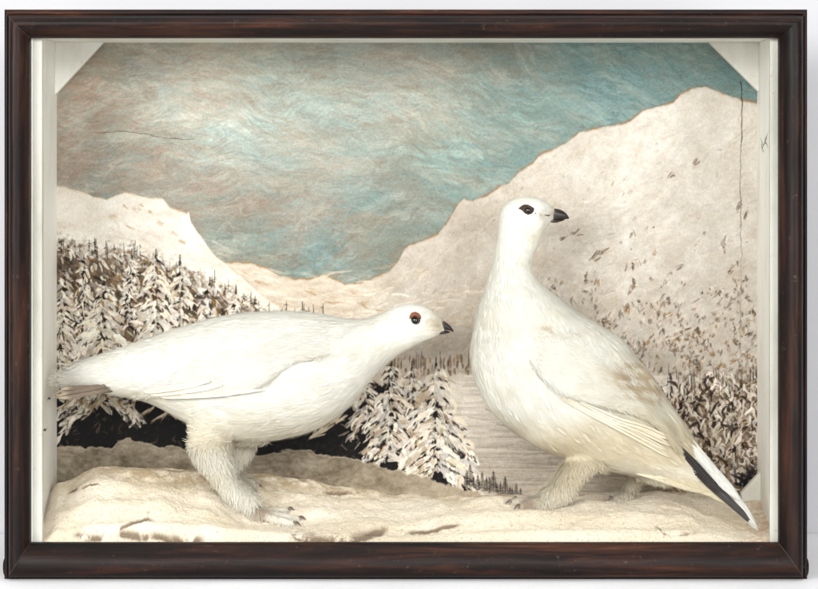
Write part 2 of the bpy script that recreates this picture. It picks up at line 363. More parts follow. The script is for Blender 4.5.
for i in range(620):                                   # thicket of dabs behind the trees
    x = random.uniform(56, 330); t0 = np.interp(x, [57, 130, 200, 262, 330], [246, 256, 280, 312, 342]); y = t0+random.random()**0.8*120
    if y > 395: continue
    c = random.choice([SNOW, SNOW, (196, 188, 172), (120, 92, 58), (60, 50, 40), (44, 38, 34), (150, 146, 140)])
    a = random.uniform(0.2, 1.4)*random.choice([-1, 1]); L = random.uniform(3, 9)
    stroke(x, y, x+math.cos(a)*L, y+abs(math.sin(a))*L, random.uniform(1.3, 3.6), tint(c, 12), 0.85, random.gauss(0, .8), 0.4)
for i in range(60):                                    # bare stems against the snow slope
    x = random.uniform(58, 325); y = np.interp(x, [57, 130, 200, 262, 330], [250, 258, 282, 312, 322])+random.uniform(-4, 6); h = random.uniform(5, 17)
    stroke(x, y, x+random.uniform(-.6, .6), y-h, random.uniform(0.7, 1.4), tint((56, 48, 40), 10), 0.85, 0, 0.2)
    for q in range(3):
        yq = y-h*random.uniform(.1, .8); stroke(x, yq, x+random.choice([-1, 1])*random.uniform(1.5, 3), yq+1.2, .9, (60, 52, 42), .8, 0, .1)
for a in ((84,262,330,14),(132,256,330,14),(236,292,350,16),(180,262,372,26),(64,276,400,26),(210,284,356,32),(156,256,385,34),(104,284,402,46)) or ((64,262,392,16),(88,276,400,22),(128,262,372,20),(155,246,372,22),(182,268,376,18),(215,284,352,18),(104,284,396,28),(240,300,345,15),(196,286,368,17),(140,290,372,16),(72,300,400,18),(118,250,330,9),(170,262,330,9),(262,306,330,10)):
    conifer(a[0], a[1], a[2], a[3])
for i in range(420):
    x = random.uniform(56, 320); t0 = np.interp(x, [57, 130, 200, 262, 330], [244, 252, 274, 308, 338]); y = t0+random.random()**1.3*75
    c = random.choice([SNOW, SNOW, (206, 198, 182), (200, 192, 176), (128, 98, 60), (62, 50, 38), (48, 42, 36), (160, 156, 148)])
    a = random.uniform(0.3, 1.5)*random.choice([-1, 1]); L = random.uniform(3, 9)
    stroke(x, y, x+math.cos(a)*L, y+abs(math.sin(a))*L, random.uniform(1.3, 4.0), tint(c, 12), 0.85, random.gauss(0, 1), 0.35)
for i in range(420):                                   # undergrowth worked into the black
    x, y = random.uniform(56, 420), random.uniform(395, 455)
    if 190 < x < 255: continue
    c = random.choice([(60, 54, 44), (80, 68, 52), (22, 21, 20), (104, 92, 74), (14, 14, 14)]); a = random.gauss(1.2, .6)
    L = random.uniform(3, 12); k_ = bank[min(int((y-OY)*SC), CH-1), min(int((x-OX)*SC), CW-1)]
    if k_ < .2: stroke(x, y, x+math.cos(a)*L, y-abs(math.sin(a))*L*.7, random.uniform(.8, 3), tint(c, 6), .7, random.gauss(0, 1), .3)
# brownish-white boughs under the tail of the bird
for bx_, by_ in ((75,402),(108,400),(158,408),(170,414)):
    for i in range(26):
        s = random.choice([-1, 1]); r0 = random.uniform(0, 14); L = random.uniform(5, 12); a = random.uniform(.5, 1.0)
        stroke(bx_+s*r0, by_+r0*.6-4, bx_+s*(r0+math.cos(a)*L), by_+r0*.6-4+math.sin(a)*L, random.uniform(1, 2.2), tint(random.choice([(190, 176, 148), (222, 212, 190), (150, 128, 92)]), 10), .85, 0, .5)
# --- dark wood in the middle with the two big conifers
dk = sstep(0, 6, PYY-np.interp(PXX, [50, 250, 262, 300, 330, 350, 370, 400, 440, 465, 500, 765], [600, 600, 428, 424, 410, 388, 380, 384, 400, 452, 600, 600])+(fbm((CH, CW), 10, 4, 63)-.5)*14)*(1-bank)
blob(dk, np.array([30, 28, 26])+(fbm((CH, CW), 4, 3, 64)[..., None]-.5)*44, .1)
for i in range(90):
    x, y = random.uniform(380, 490), random.uniform(355, 376); c = random.choice([(150, 122, 90), (128, 108, 84), (210, 200, 182), (96, 80, 62)])
    if x < 470: stroke(x, y, x+random.uniform(-1, 1), y+random.uniform(3, 9), random.uniform(1.4, 3.4), tint(c, 10), .8, 0, .3)
for i in range(14):
    x = random.uniform(385, 470); stroke(x, 368, x, random.uniform(350, 360), 1, (70, 60, 50), .8, 0, .1)
for i in range(150):
    x, y = random.uniform(340, 480), random.uniform(372, 460)
    if y > 372+(x-340)*-.1+90: continue
    if x > 440 and y < 372+(x-440)*2.2: continue
    a = random.uniform(.3, 1.3); s = random.choice([-1, 1]); L = random.uniform(3, 9)
    stroke(x, y, x+s*math.cos(a)*L, y+math.sin(a)*L, random.uniform(1, 2.4), tint(random.choice([(200, 192, 172), (160, 144, 118), (120, 112, 100), (96, 78, 66)]), 10), .8, 0, .4)
conifer(366, 378, 428, 26, 0.9, (34, 30, 26), 1.0)
conifer(412, 368, 446, 34, .85, (40, 34, 30), .7)
conifer(391, 362, 460, 38, 1.0, (26, 23, 20), .72)
conifer(436, 364, 470, 54, 1.0, (28, 25, 22), .74)
for bx_, by_ in ((326,428),(342,418),(318,433)):
    for i in range(12):
        a = random.uniform(2.2, 2.9); L = random.uniform(6, 14)
        stroke(bx_+random.uniform(-4, 10), by_+random.uniform(-8, 2), bx_+math.cos(a)*L, by_+math.sin(a)*L*0.5+2, random.uniform(1, 2), tint((206, 196, 172), 10), .9, 0, .5)
# row of small firs
for i in range(15):
    x = 466+i*3.9+random.uniform(-1, 1); h = (22 if i % 3 == 1 else 14)*random.uniform(.75, 1.1)*(1-.02*i); b = 486+i*1.0
    for q in range(int(h/1.5)):
        yq = b-h+q*1.5; w = 0.8+q*.32
        stroke(x-w, yq+w*.4, x, yq, 1.1, tint((52, 46, 40), 8), .9, 0, .2); stroke(x+w, yq+w*.4, x, yq, 1.1, tint((52, 46, 40), 8), .9, 0, .2)
        if random.random() < .45: stroke(x-w*.7, yq+.6, x+w*.6, yq+.9, .8, (206, 198, 182), .8, 0, .3)
    stroke(x, b-h-2, x, b, .8, (50, 44, 38), .9, 0, .1)
# --- bushes at the lower right
bush = sstep(-6, 10, PYY-np.interp(PXX, [50, 650, 662, 700, 765], [600, 600, 398, 382, 372])+(fbm((CH, CW), 12, 4, 65)-.5)*34)*sstep(650, 668, PXX)
blob(bush*.8, np.array([128, 112, 92])+(fbm((CH, CW), 7, 4, 66)[..., None]-.5)*170, .2)
for i in range(560):
    x, y = random.uniform(655, 762), random.uniform(372, 484)
    c = random.choice([(244, 238, 226), (240, 232, 218), (222, 216, 204), (214, 206, 192), (214, 204, 186), (196, 190, 178), (84, 64, 42), (44, 38, 34), (34, 32, 30)])
    a = random.gauss(1.5, .6); L = random.uniform(4, 13)
    stroke(x, y, x+math.cos(a)*L, y+math.sin(a)*L, random.uniform(1.4, 4), tint(c, 12), .9, random.gauss(0, 1.8), random.uniform(.1, .4), .6, .3)
for i in range(70):
    x = random.uniform(665, 758); y = random.uniform(374, 396); stroke(x, y, x, y-random.uniform(4, 14), random.uniform(.6, 1.1), (92, 84, 74), .75, 0, .1)
for i in range(16):
    stroke(random.uniform(730, 757), random.uniform(466, 486), random.uniform(735, 757), random.uniform(472, 488), 3, tint((34, 34, 34), 6), .85, 0, .1)
# --- grey brown bank at the very bottom
bn = fbm((CH, CW), (18, 30), 5, 70)[..., None]; fade = sstep(300, 520, PXX)[..., None]
blob(bank, (np.array([140, 131, 112])+(fbm((CH, CW), (5, 9), 4, 75)[..., None]-.5)*44)*(1-fade)+np.array([170, 158, 136])*fade+(bn-.5)*60, .4+(fbm((CH, CW), 10, 4, 71)-.5)*1.2)
edge = np.clip(bank*(1-bank)*4, 0, 1)*.5*(1-fade[..., 0]); blob(edge, (190, 178, 154))
grit = (fbm((CH, CW), 2.6, 2, 401)-.5)[..., None]*20+(fbm((CH, CW), (7, 10), 4, 402)-.5)[..., None]*17*sstep(-2, 6, PYY-np.interp(PXX, [p[0] for p in right_ridge], [p[1] for p in right_ridge], left=230, right=104))[..., None]
C[:] = C+grit*np.array([1, 1, 1.05])
HT += ((fbm((CH, CW), (6, 8), 4, 403)-.5)*.8).astype(np.float32)
for i in range(260):                                   # thin scratches and flecks on the snow slopes
    x, y = random.uniform(400, 757), random.uniform(110, 330)
    if below(right_ridge, x, y-5): wisp(x, y, random.uniform(2, 9), random.gauss(2.3, .4), random.uniform(.8, 1.8), random.choice([(146, 130, 108), (168, 150, 124), (206, 198, 186), (130, 120, 108)]), random.uniform(.25, .7))
# --- cracks in the board
def crack(pts, w=0.8, depth=1.2, a=.85):
    for (x0, y0), (x1, y1) in zip(pts[:-1], pts[1:]): stroke(x0, y0, x1, y1, w*random.uniform(.6, 1.3), (52, 46, 38), a, random.uniform(-.4, .4), -depth, .1, .0)
pts = [(740.5, 82)]
while pts[-1][1] < 372: pts.append((740.5+random.gauss(0, .5)+(1.2 if pts[-1][1] < 130 else 0), pts[-1][1]+random.uniform(4, 9)))
crack(pts[:10], 1.0); crack(pts[9:26], .6, .8, .6); crack(pts[25:], .5, .6, .35)
pts = [(98+i*6, 133-2.5*math.sin(i*.35)+i*.28+random.uniform(-.6, .6)) for i in range(17)]; crack(pts, .5, .7, .6)
C = np.clip((C-150)*1.13+np.array([149, 147, 150]), 6, 250)
# assemble the board (thick slab with painted relief front)
k = kf(DEPTH)
X = VX+(PXX-VX)/k; Z = (589-VY)-(PYY-VY)/k; Yb = DEPTH-1.0-np.clip(HT, -1.2, 2.5)*0.55
verts = np.stack([X, Yb, Z], -1).reshape(-1, 3); fr = grid_faces(CH, CW)
cols = lin(C.reshape(-1, 3))
case = empty('display_case', (406, 100, 11))
tag(case, 'dark wood framed glazed display case holding two white birds against a painted winter scene', 'display case')
backdrop = mesh_obj('painted_backdrop', verts, fr[:, ::-1].copy(), PAINTING, case, True, cols)

# =====================================================================================================
#  CASE : frame rails, panels, corner blocks, glass
# =====================================================================================================
def boxmesh(bs):
    V, F = [], []
    for (x0, y0, z0, x1, y1, z1) in bs:
        n = len(V); V += [(x0,y0,z0),(x1,y0,z0),(x1,y1,z0),(x0,y1,z0),(x0,y0,z1),(x1,y0,z1),(x1,y1,z1),(x0,y1,z1)]
        F += [[n+a for a in f] for f in ((0,3,2,1),(4,5,6,7),(0,1,5,4),(1,2,6,5),(2,3,7,6),(3,0,4,7))]
    return V, F
def bevel(o, w=0.8, seg=2):
    m = o.modifiers.new('bevel', 'BEVEL'); m.width = w*MM; m.segments = seg; m.limit_method = 'ANGLE'; return o
def zf(py): return 589.0-py
# profile: (t, y) t: 0 = outermost bead edge .. 1 bead/main groove .. 2 inner lip ; y = mm (negative towards viewer)
prof = [(0, 16), (0.03, 6), (0.12, 2.2), (0.35, 0.6), (0.65, 0.4), (0.88, 1.0), (1.0, 2.6), (1.01, 1.2), (1.03, -3.2), (1.08, -8.0), (1.15, -11.3), (1.25, -13.4), (1.38, -14.3), (1.52, -13.6), (1.65, -11.6), (1.77, -8.8), (1.87, -5.6), (1.95, -2.4), (1.985, -0.8), (2.0, 0.6), (2.0, 9.0)]
outer0 = dict(l=3.5, r=808, t=9, b=579.5); groove = dict(l=8.5, r=803.5, t=15.5, b=578); inner = dict(l=30, r=779, t=38, b=543)
def edge(t):
    r = {}
    for s in 'lrtb':
        r[s] = outer0[s]+(groove[s]-outer0[s])*t if t <= 1 else groove[s]+(inner[s]-groove[s])*(t-1)
    return r
def rail(side):
    V = []; nseg = 60
    for t, y in prof:
        e = edge(t)
        for j in range(nseg+1):
            f = j/nseg
            if side in 'tb':
                x = e['l']+(e['r']-e['l'])*f; z = zf(e[side])
            else:
                x = e[side]; z = zf(e['b'])+(e['b']-e['t'])*f
            w = 0.25*math.sin(f*23+t*3+ord(side))+0.2*math.sin(f*61+t*5)     # hand-planed waviness
            V.append((x, y+w*(1 if t > 1.02 and t < 1.97 else .0), z))
    F = grid_faces(len(prof), nseg+1)
    if side in 'bl': F = F[:, ::-1].copy() if side == 'b' else F
    if side == 'r': F = F[:, ::-1].copy()
    return V, F
for side, lab in (('t', 'top rail with a worn reddish highlight'), ('b', 'bottom rail, the widest of the four'), ('l', 'nearly black left rail'), ('r', 'right rail with streaky brown grain')):
    V, F = rail(side); o = mesh_obj('frame_rail', V, F, WOOD_H if side in 'tb' else WOOD_V, case, True); o['label'] = lab
# joint lines at the mitres
def miter(side_x, side_y):
    V = []
    for i, (t, y) in enumerate(prof[7:20]):
        e = edge(t); x, z = e[side_x], zf(e[side_y])
        g = .35; V += [(x-g, y-.35, z-g*.3), (x+g, y-.35, z+g*.3)]
    F = [[2*i, 2*i+1, 2*i+3, 2*i+2] for i in range(len(V)//2-1)]
    return V, F
for sx, sy in (('l','t'),('r','t'),('l','b'),('r','b')):
    V, F = miter(sx, sy); mesh_obj('mitre_joint', V, F, DIRT, case, False)
# case carcass behind the frame: outer dark, inner white
xl, xr = VX+(57-VX)/k, VX+(757-VX)/k; zt = (589-VY)-(43-VY)/k
for nm, b in (('side_panel', (4.5, 15, 12, xl-4, 196, 579)), ('side_panel', (xr+4, 15, 12, 806.5, 196, 579)), ('top_panel', (xl-4, 15.1, zt+4, xr+4, 196, 578.5)), ('bottom_panel', (xl-4, 15.1, 12.5, xr+4, 196, 24))):
    V, F = boxmesh([b]); bevel(mesh_obj(nm, V, F, WOOD_V if nm == 'side_panel' else WOOD_H, case, False), 1.5)
V, F = boxmesh([(xl-3.9, 188, 24, xr+3.9, 195, zt+4)]); mesh_obj('back_board', V, F, WOOD_H, case, False)
def liner(name, x0, y0, z0, x1, y1, z1):
    V, F = boxmesh([(x0, y0, z0, x1, y1, z1)]); return bevel(mesh_obj(name, V, F, BPAINT if name == 'glazing_bead' else WPAINT, case, False), .7)
liner('side_lining', xl-3.9, 9.5, 25, xl, 184, zt); liner('side_lining', xr, 9.5, 25, xr+3.9, 184, zt)
liner('top_lining', xl-3.9, 9.5, zt+.02, xr+3.9, 184, zt+3.9)
# glazing fillets just behind the frame
liner('glazing_bead', xl+.01, 12, 40, xl+9.2, 20, zt-.1); liner('glazing_bead', xr-8.6, 12, 40, xr-.01, 20, zt-.1)
# corner blocks in front of the painting
def prism(name, pts, y0, y1, lab=None):
    V = [(p[0], y0, p[1]) for p in pts]+[(p[0], y1, p[1]) for p in pts]; n = len(pts)
    F = [list(range(n)), list(range(2*n-1, n-1, -1))]+[[i+n, (i+1) % n+n, (i+1) % n, i] for i in range(n)]
    o = bevel(mesh_obj(name, V, F, WPAINT, case, False), .6, 2)
    if lab: o['label'] = lab
def bp(px, py, Y): v = P(px, py, Y); return (v.x, v.z)
YB = 164
a1 = bp(103, 44, YB); a2 = bp(57.5, 95, YB)
prism('corner_block', [(xl+.05, zt-.05), (a1[0], zt-.05), (xl+.05, a2[1])][::-1], YB, YB+11, 'top left triangular white corner block')
a1 = bp(709, 44, YB); a2 = bp(757, 92, YB)
prism('corner_block', [(xr-.05, zt-.05), (a1[0], zt-.05), (xr-.05, a2[1])], YB, YB+11, 'top right triangular white corner block')
b1 = bp(757, 472, 150); b2 = bp(741, 493, 150); b3 = bp(741, 520, 150)
prism('corner_block', [(xr-.05, b1[1]), (xr-.05, b3[1]), (b3[0]+6, b3[1]), (b2[0], b2[1])], 150, 161, 'small white block low in the right corner')
# knots and cracks in the white paint
def wall_mark(x, pts, w):                               # a hairline crack or knot: one closed thin ribbon
    V = []
    for i, (y, z) in enumerate(pts):
        ww = w*(1-abs(2*i/(len(pts)-1)-1)*.8); V += [(x, y, z-ww), (x, y, z+ww)]
    mesh_obj('paint_crack', V, [[2*i, 2*i+1, 2*i+3, 2*i+2] for i in range(len(pts)-1)], DIRT, case, False)
for yc, zc in ((80, 450), (130, 447)):
    for s_ in (-1, 1):
        z = zc-9; y = yc+s_*8; pts = []
        for i in range(8): pts.append((y, z)); z += 2.4; y += random.choice([-1, 1])*random.uniform(4, 12)
        wall_mark(xr-.12, pts, .9)
for zc, yc in ((516, 62), (180, 120), (150, 90)):
    wall_mark(xl+.12, [(yc-14, zc-1), (yc-4, zc+1.4), (yc+6, zc-.8), (yc+16, zc+.8)], 1.4)
# glass
gm, N, L, b = new_mat('thin_window_glass'); N.remove(b)
tr = N.new('ShaderNodeBsdfTransparent'); tr.inputs[0].default_value = (.985, .99, .985, 1); gl = N.new('ShaderNodeBsdfGlossy'); gl.inputs['Roughness'].default_value = 0.02
mx = N.new('ShaderNodeMixShader'); fz = N.new('ShaderNodeFresnel'); fz.inputs[0].default_value = 1.3; L.new(fz.outputs[0], mx.inputs[0]); L.new(tr.outputs[0], mx.inputs[1]); L.new(gl.outputs[0], mx.inputs[2]); L.new(mx.outputs[0], N['Material Output'].inputs['Surface'])
V, F = boxmesh([(26, 9.2, 40, 783, 11.2, 555)]); mesh_obj('glass_pane', V, F, gm, case, False)
# small hanging plate at the back of the lid, right; rounded base mouldings at the foot
PLATE = simple('tarnished_metal', (120, 112, 102), 0.45, Metallic=0.7)
V, F = boxmesh([(752, 100, 579, 766, 103, 583.5), (752, 90, 579, 766, 103, 580.2)]); bevel(mesh_obj('hanging_plate', V, F, PLATE, case, False), .5)
for x in (3.4, 808.2):
    V = []; n = 14
    for i in range(n):
        a = i/(n-1)*math.pi; V += [(x+math.cos(a)*0+(-1 if x < 100 else 1)*math.sin(a)*2.2, 10, 20.5-math.cos(a)*9), (x+(-1 if x < 100 else 1)*math.sin(a)*2.2, 190, 20.5-math.cos(a)*9)]
    F = [[2*i, 2*i+1, 2*i+3, 2*i+2] for i in range(n-1)]+[[2*i for i in range(n)]]
    mesh_obj('foot_moulding', V, F, WOOD_H, case, True)

# =====================================================================================================
#  PLASTER SNOW GROUND inside the case
# =====================================================================================================
gx = np.array([20, 40, 60, 100, 150, 200, 250, 300, 350, 400, 450, 490, 530, 570, 610, 650, 680, 710, 740, 760, 800], float)
gd = np.array([11.5, 27, 60, 95, 125, 152, 185], float)
gp = np.array([
 [543.5,543.5,543.5,543.5,543.5,543.5,543.5,543.5,543.5,543.5,543.5,543.5,543.5,543.5,543.5,543.5,543.5,543.5,543.5,543.5,543.5],
 [545,538,530,524,522,524,530,534,534,536,534,532,530,530,530,530,530,534,538,538,536],
 [540,528,512,500,500,508,522,526,522,522,516,512,510,512,512,512,514,524,530,530,528],
 [534,518,495,478,482,490,505,508,508,510,505,499,502,502,502,502,506,517,522,521,518],
 [528,510,484,468,470,474,488,494,498,502,500,500,502,501,500,500,503,514,516,512,508],
 [522,504,486,470,469,470,474,479,486,496,500,499,500,497,495,494,497,500,500,500,500],
 [518,500,494,486,484,484,482,484,490,498,498,496,495,494,493,493,493,493,494,497,498]], float)
def ginterp(px, Yd):
    def cub(t): return t*t*(3-2*t)
    px = np.clip(px, gx[0], gx[-1]-.01); Yd = np.clip(Yd, gd[0], gd[-1]-.01)
    i = np.searchsorted(gx, px, 'right')-1; j = np.searchsorted(gd, Yd, 'right')-1
    fx = cub((px-gx[i])/(gx[i+1]-gx[i])); fy = (Yd-gd[j])/(gd[j+1]-gd[j]); fy = fy*.5+cub(fy)*.5
    return (gp[j, i]*(1-fx)+gp[j, i+1]*fx)*(1-fy)+(gp[j+1, i]*(1-fx)+gp[j+1, i+1]*fx)*fy
NX, NY = 1050, 250
Xg = np.linspace(xl-2, xr+2, NX)[None, :].repeat(NY, 0); Yg = np.linspace(11.8, 179.5, NY)[:, None].repeat(NX, 1)
kk = D/(D+Yg); pxg = VX+(Xg-VX)*kk; pyg = ginterp(pxg, Yg)
pyg = pyg+(fbm((NY, NX), 60, 4, 201)-.5)*9*sstep(15, 60, Yg); pyg0 = pyg.copy()
pyg = pyg-((fbm((NY, NX), 16, 4, 202)-.5)*2.4+(fbm((NY, NX), 3.2, 3, 203)-.5)*.8+(fbm((NY, NX), 7, 3, 204)-.5)*.7)*sstep(12, 26, Yg)
def dpoly(pts):
    d = np.full(pyg.shape, 1e9); sgn = np.zeros(pyg.shape)
    for (x0, y0), (x1, y1) in zip(pts[:-1], pts[1:]):
        dx, dy = x1-x0, y1-y0; u = np.clip(((pxg-x0)*dx+(pyg0-y0)*dy)/(dx*dx+dy*dy), 0, 1)
        q = np.hypot(pxg-x0-u*dx, pyg0-y0-u*dy); m = q < d; d = np.where(m, q, d)
        sgn = np.where(m, ((pxg-x0)*dy-(pyg0-y0)*dx), sgn)
    return d, np.sign(sgn)
dirt = np.zeros(pyg.shape)
jit = (fbm((NY, NX), 8, 4, 210)-.5)*5
nz_ = (fbm((NY, NX), (60, 16), 4, 211, .6)-.5); nz2 = .32+.4*fbm((NY, NX), (60, 22), 3, 212)
for pts, w, dep in (([(72,533),(95,535),(120,532),(150,534),(175,537),(206,538)], 3.4, 4.5), ([(100,531),(118,529),(134,522),(148,517),(155,521)], 1.6, 3.0), ([(288,524),(294,531),(306,537),(330,538),(355,536),(376,531),(390,525)], 4.2, 5),
        ([(322,491),(340,492.5),(366,493)], 1.3, 2), ([(404,533),(420,532),(440,528),(462,524)], 1.6, 1.5), ([(66,495),(90,484),(116,483)], .8, 1.2), ([(654,526),(668,533),(682,534),(698,532)], 1.6, 2.5), ([(600,512),(606,516),(615,515)], .8, 1)):
    p_ = np.array(pts, float); yc_ = np.interp(pxg, p_[:, 0], p_[:, 1])+nz_*5; xr_ = sstep(p_[0, 0]-2, p_[0, 0]+10, pxg)*(1-sstep(p_[-1, 0]-12, p_[-1, 0]+2, pxg))
    dyc = pyg0-yc_; ww = w*(.45+nz2)
    tr_ = np.exp(-((dyc-ww*.6)/ww)**2)*xr_; lp_ = np.exp(-((dyc+w*1.8)/(w*1.6))**2)*xr_
    pyg = pyg+tr_*dep*.38-lp_*dep*.14; dirt = np.maximum(dirt, tr_)
# soft lips above the big cracks
Zg = (589-VY)-(pyg-VY)/kk
verts = np.stack([Xg, Yg, Zg], -1).reshape(-1, 3)
base = np.array([241, 228, 207])+(fbm((NY, NX), 50, 5, 220)[..., None]-.5)*np.array([22, 28, 40])
spk = sstep(.76, .86, fbm((NY, NX), 2.6, 2, 221))[..., None]*.45; base = base*(1-spk)+np.array([150, 122, 88])*spk
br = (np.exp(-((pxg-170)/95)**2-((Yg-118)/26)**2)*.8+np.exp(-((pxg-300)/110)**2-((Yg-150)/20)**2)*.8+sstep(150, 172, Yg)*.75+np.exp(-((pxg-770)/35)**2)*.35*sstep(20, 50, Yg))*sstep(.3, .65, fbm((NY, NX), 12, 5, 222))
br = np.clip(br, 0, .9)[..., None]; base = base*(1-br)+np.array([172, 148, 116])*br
dd = np.clip(dirt*1.1*sstep(.34, .56, fbm((NY, NX), (26, 22), 5, 223, .62)), 0, .8)[..., None]; base = base*(1-dd)+np.array([112, 92, 72])*dd
base = base*(1+rng.normal(0, .035, (NY, NX, 1))); gr_ = (rng.random((NY, NX, 1)) > .994)*sstep(.4, .6, fbm((NY, NX), 20, 3, 229))[..., None]; base = base*(1-.5*gr_)
pinkn = (sstep(735, 765, pxg)*sstep(.45, .7, fbm((NY, NX), 6, 4, 224)))[..., None]*.6; base = base*(1-pinkn)+np.array([206, 160, 128])*pinkn
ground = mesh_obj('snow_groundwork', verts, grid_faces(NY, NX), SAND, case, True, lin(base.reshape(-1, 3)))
gbvh_v = [Vector(v) for v in verts[::1].tolist()]
def gz(px, Y):                                         # height of the ground seen in column px at depth Y
    kx = kf(Y); X = VX+(px-VX)/kx; j = int(np.clip((X-Xg[0, 0])/(Xg[0, -1]-Xg[0, 0])*(NX-1), 0, NX-1)); i = int(np.clip((Y-11.8)/(179.5-11.8)*(NY-1), 0, NY-1))
    return X, Zg[i, j]

# =====================================================================================================
#  BIRDS
# =====================================================================================================
def cr(p, n):                                          # catmull-rom through rows of p
    p = np.asarray(p, float); out = []
    q = np.vstack([2*p[0]-p[1], p, 2*p[-1]-p[-2]])
    for i in range(1, len(q)-2):
        for t in np.arange(n)/n:
            out.append(.5*((2*q[i])+(-q[i-1]+q[i+1])*t+(2*q[i-1]-5*q[i]+4*q[i+1]-q[i+2])*t*t+(-q[i-1]+3*q[i]-3*q[i+1]+q[i+2])*t**3))
    out.append(p[-1]); return np.array(out)
def loft_st(st, nsub=5, nr=28):
    """st rows: ax,ay,bx,by,halfdepth,Yc (pixels a/b = two outline points)"""
    s = cr(st, nsub); V = []; cen = []
    for r in s:
        A = P(r[0], r[1], r[5]); B = P(r[2], r[3], r[5]); c = (A+B)/2; m = (A-B)/2; cen.append(c)
        for j in range(nr):
            t = 2*math.pi*j/nr; V.append(c+m*math.cos(t)+Vector((0, 1, 0))*r[4]*math.sin(t))
    n = len(s); F = grid_faces(n, nr, True).tolist(); F.append(list(range(nr))[::-1]); F.append([(n-1)*nr+j for j in range(nr)])
    return V, F, cen
def tube(pts, nsub=4, nr=12):
    """pts rows: X,Y,Z,r world mm"""
    s = cr(pts, nsub); V = []; n = len(s)
    up0 = Vector((0, 1, 0.01))
    for i in range(n):
        a = Vector(s[max(i-1, 0)][:3]); b = Vector(s[min(i+1, n-1)][:3]); t = (b-a).normalized()
        u = t.cross(up0).normalized(); w = t.cross(u).normalized()
        for j in range(nr):
            an = 2*math.pi*j/nr; V.append(Vector(s[i][:3])+(u*math.cos(an)+w*math.sin(an))*max(s[i][3], .05))
    F = grid_faces(n, nr, True).tolist(); F.append(list(range(nr))[::-1]); F.append([(n-1)*nr+j for j in range(nr)])
    return V, F
def tp(px, py, Y, r): v = P(px, py, Y); return (v.x, v.y, v.z, r)
def unify(parts, vox=1.5, smooth=6):
    V, F = [], []
    for v, f in parts: F += [[a+len(V) for a in q] for q in f]; V += [tuple(x) for x in v]
    me = bpy.data.meshes.new('tmp'); me.from_pydata([W(v) for v in V], [], F)
    import bmesh
    bm = bmesh.new(); bm.from_mesh(me); bmesh.ops.recalc_face_normals(bm, faces=bm.faces); bm.to_mesh(me); bm.free()
    o = bpy.data.objects.new('tmp', me); COL.objects.link(o)
    r = o.modifiers.new('r', 'REMESH'); r.mode = 'VOXEL'; r.voxel_size = vox*MM
    s = o.modifiers.new('s', 'SMOOTH'); s.factor = .5; s.iterations = smooth
    dg = bpy.context.evaluated_depsgraph_get(); ev = o.evaluated_get(dg); m2 = ev.to_mesh()
    n = len(m2.vertices); co = np.empty(n*3, np.float32); m2.vertices.foreach_get('co', co); no = np.empty(n*3, np.float32); m2.vertices.foreach_get('normal', no)
    faces = [list(p.vertices) for p in m2.polygons]
    ev.to_mesh_clear(); bpy.data.objects.remove(o); bpy.data.meshes.remove(me)
    return co.reshape(-1, 3)/MM, no.reshape(-1, 3), faces
def strands(co, no, idx, dirs, Lr, Wr, lift, colr, curl=0.0, jitter=.22):
    """thin tapered barbs; returns verts, faces(quads+tris padded), colours"""
    n = len(idx); p = co[idx]; nn = no[idx]; d = dirs[idx]+rng.normal(0, jitter, (n, 3))
    d = d-nn*(d*nn).sum(1, keepdims=True); d /= np.linalg.norm(d, axis=1, keepdims=True)+1e-9
    s = np.cross(d, nn); s /= np.linalg.norm(s, axis=1, keepdims=True)+1e-9
    L = rng.uniform(*Lr, n)[:, None] if not isinstance(Lr, np.ndarray) else (Lr*rng.uniform(.7, 1.25, n))[:, None]
    w = rng.uniform(*Wr, n)[:, None]; li = (lift*rng.uniform(.4, 1.3, n))[:, None] if isinstance(lift, np.ndarray) else rng.uniform(lift*.4, lift*1.3, n)[:, None]
    p = p-nn*.25+rng.normal(0, .7, (n, 3))
    m = p+d*L*.5+nn*li*.75; t = p+d*L+nn*li*(1-curl)+s*rng.normal(0, .06, (n, 1))*L
    V = np.stack([p-s*w*.6, p+s*w*.6, m-s*w, m+s*w, t], 1).reshape(-1, 3)
    b = np.arange(n)*5
    Q = np.stack([b, b+1, b+3, b+2], 1); T = np.stack([b+2, b+3, b+4], 1)
    return V, Q, T, np.repeat(colr, 5, 0)
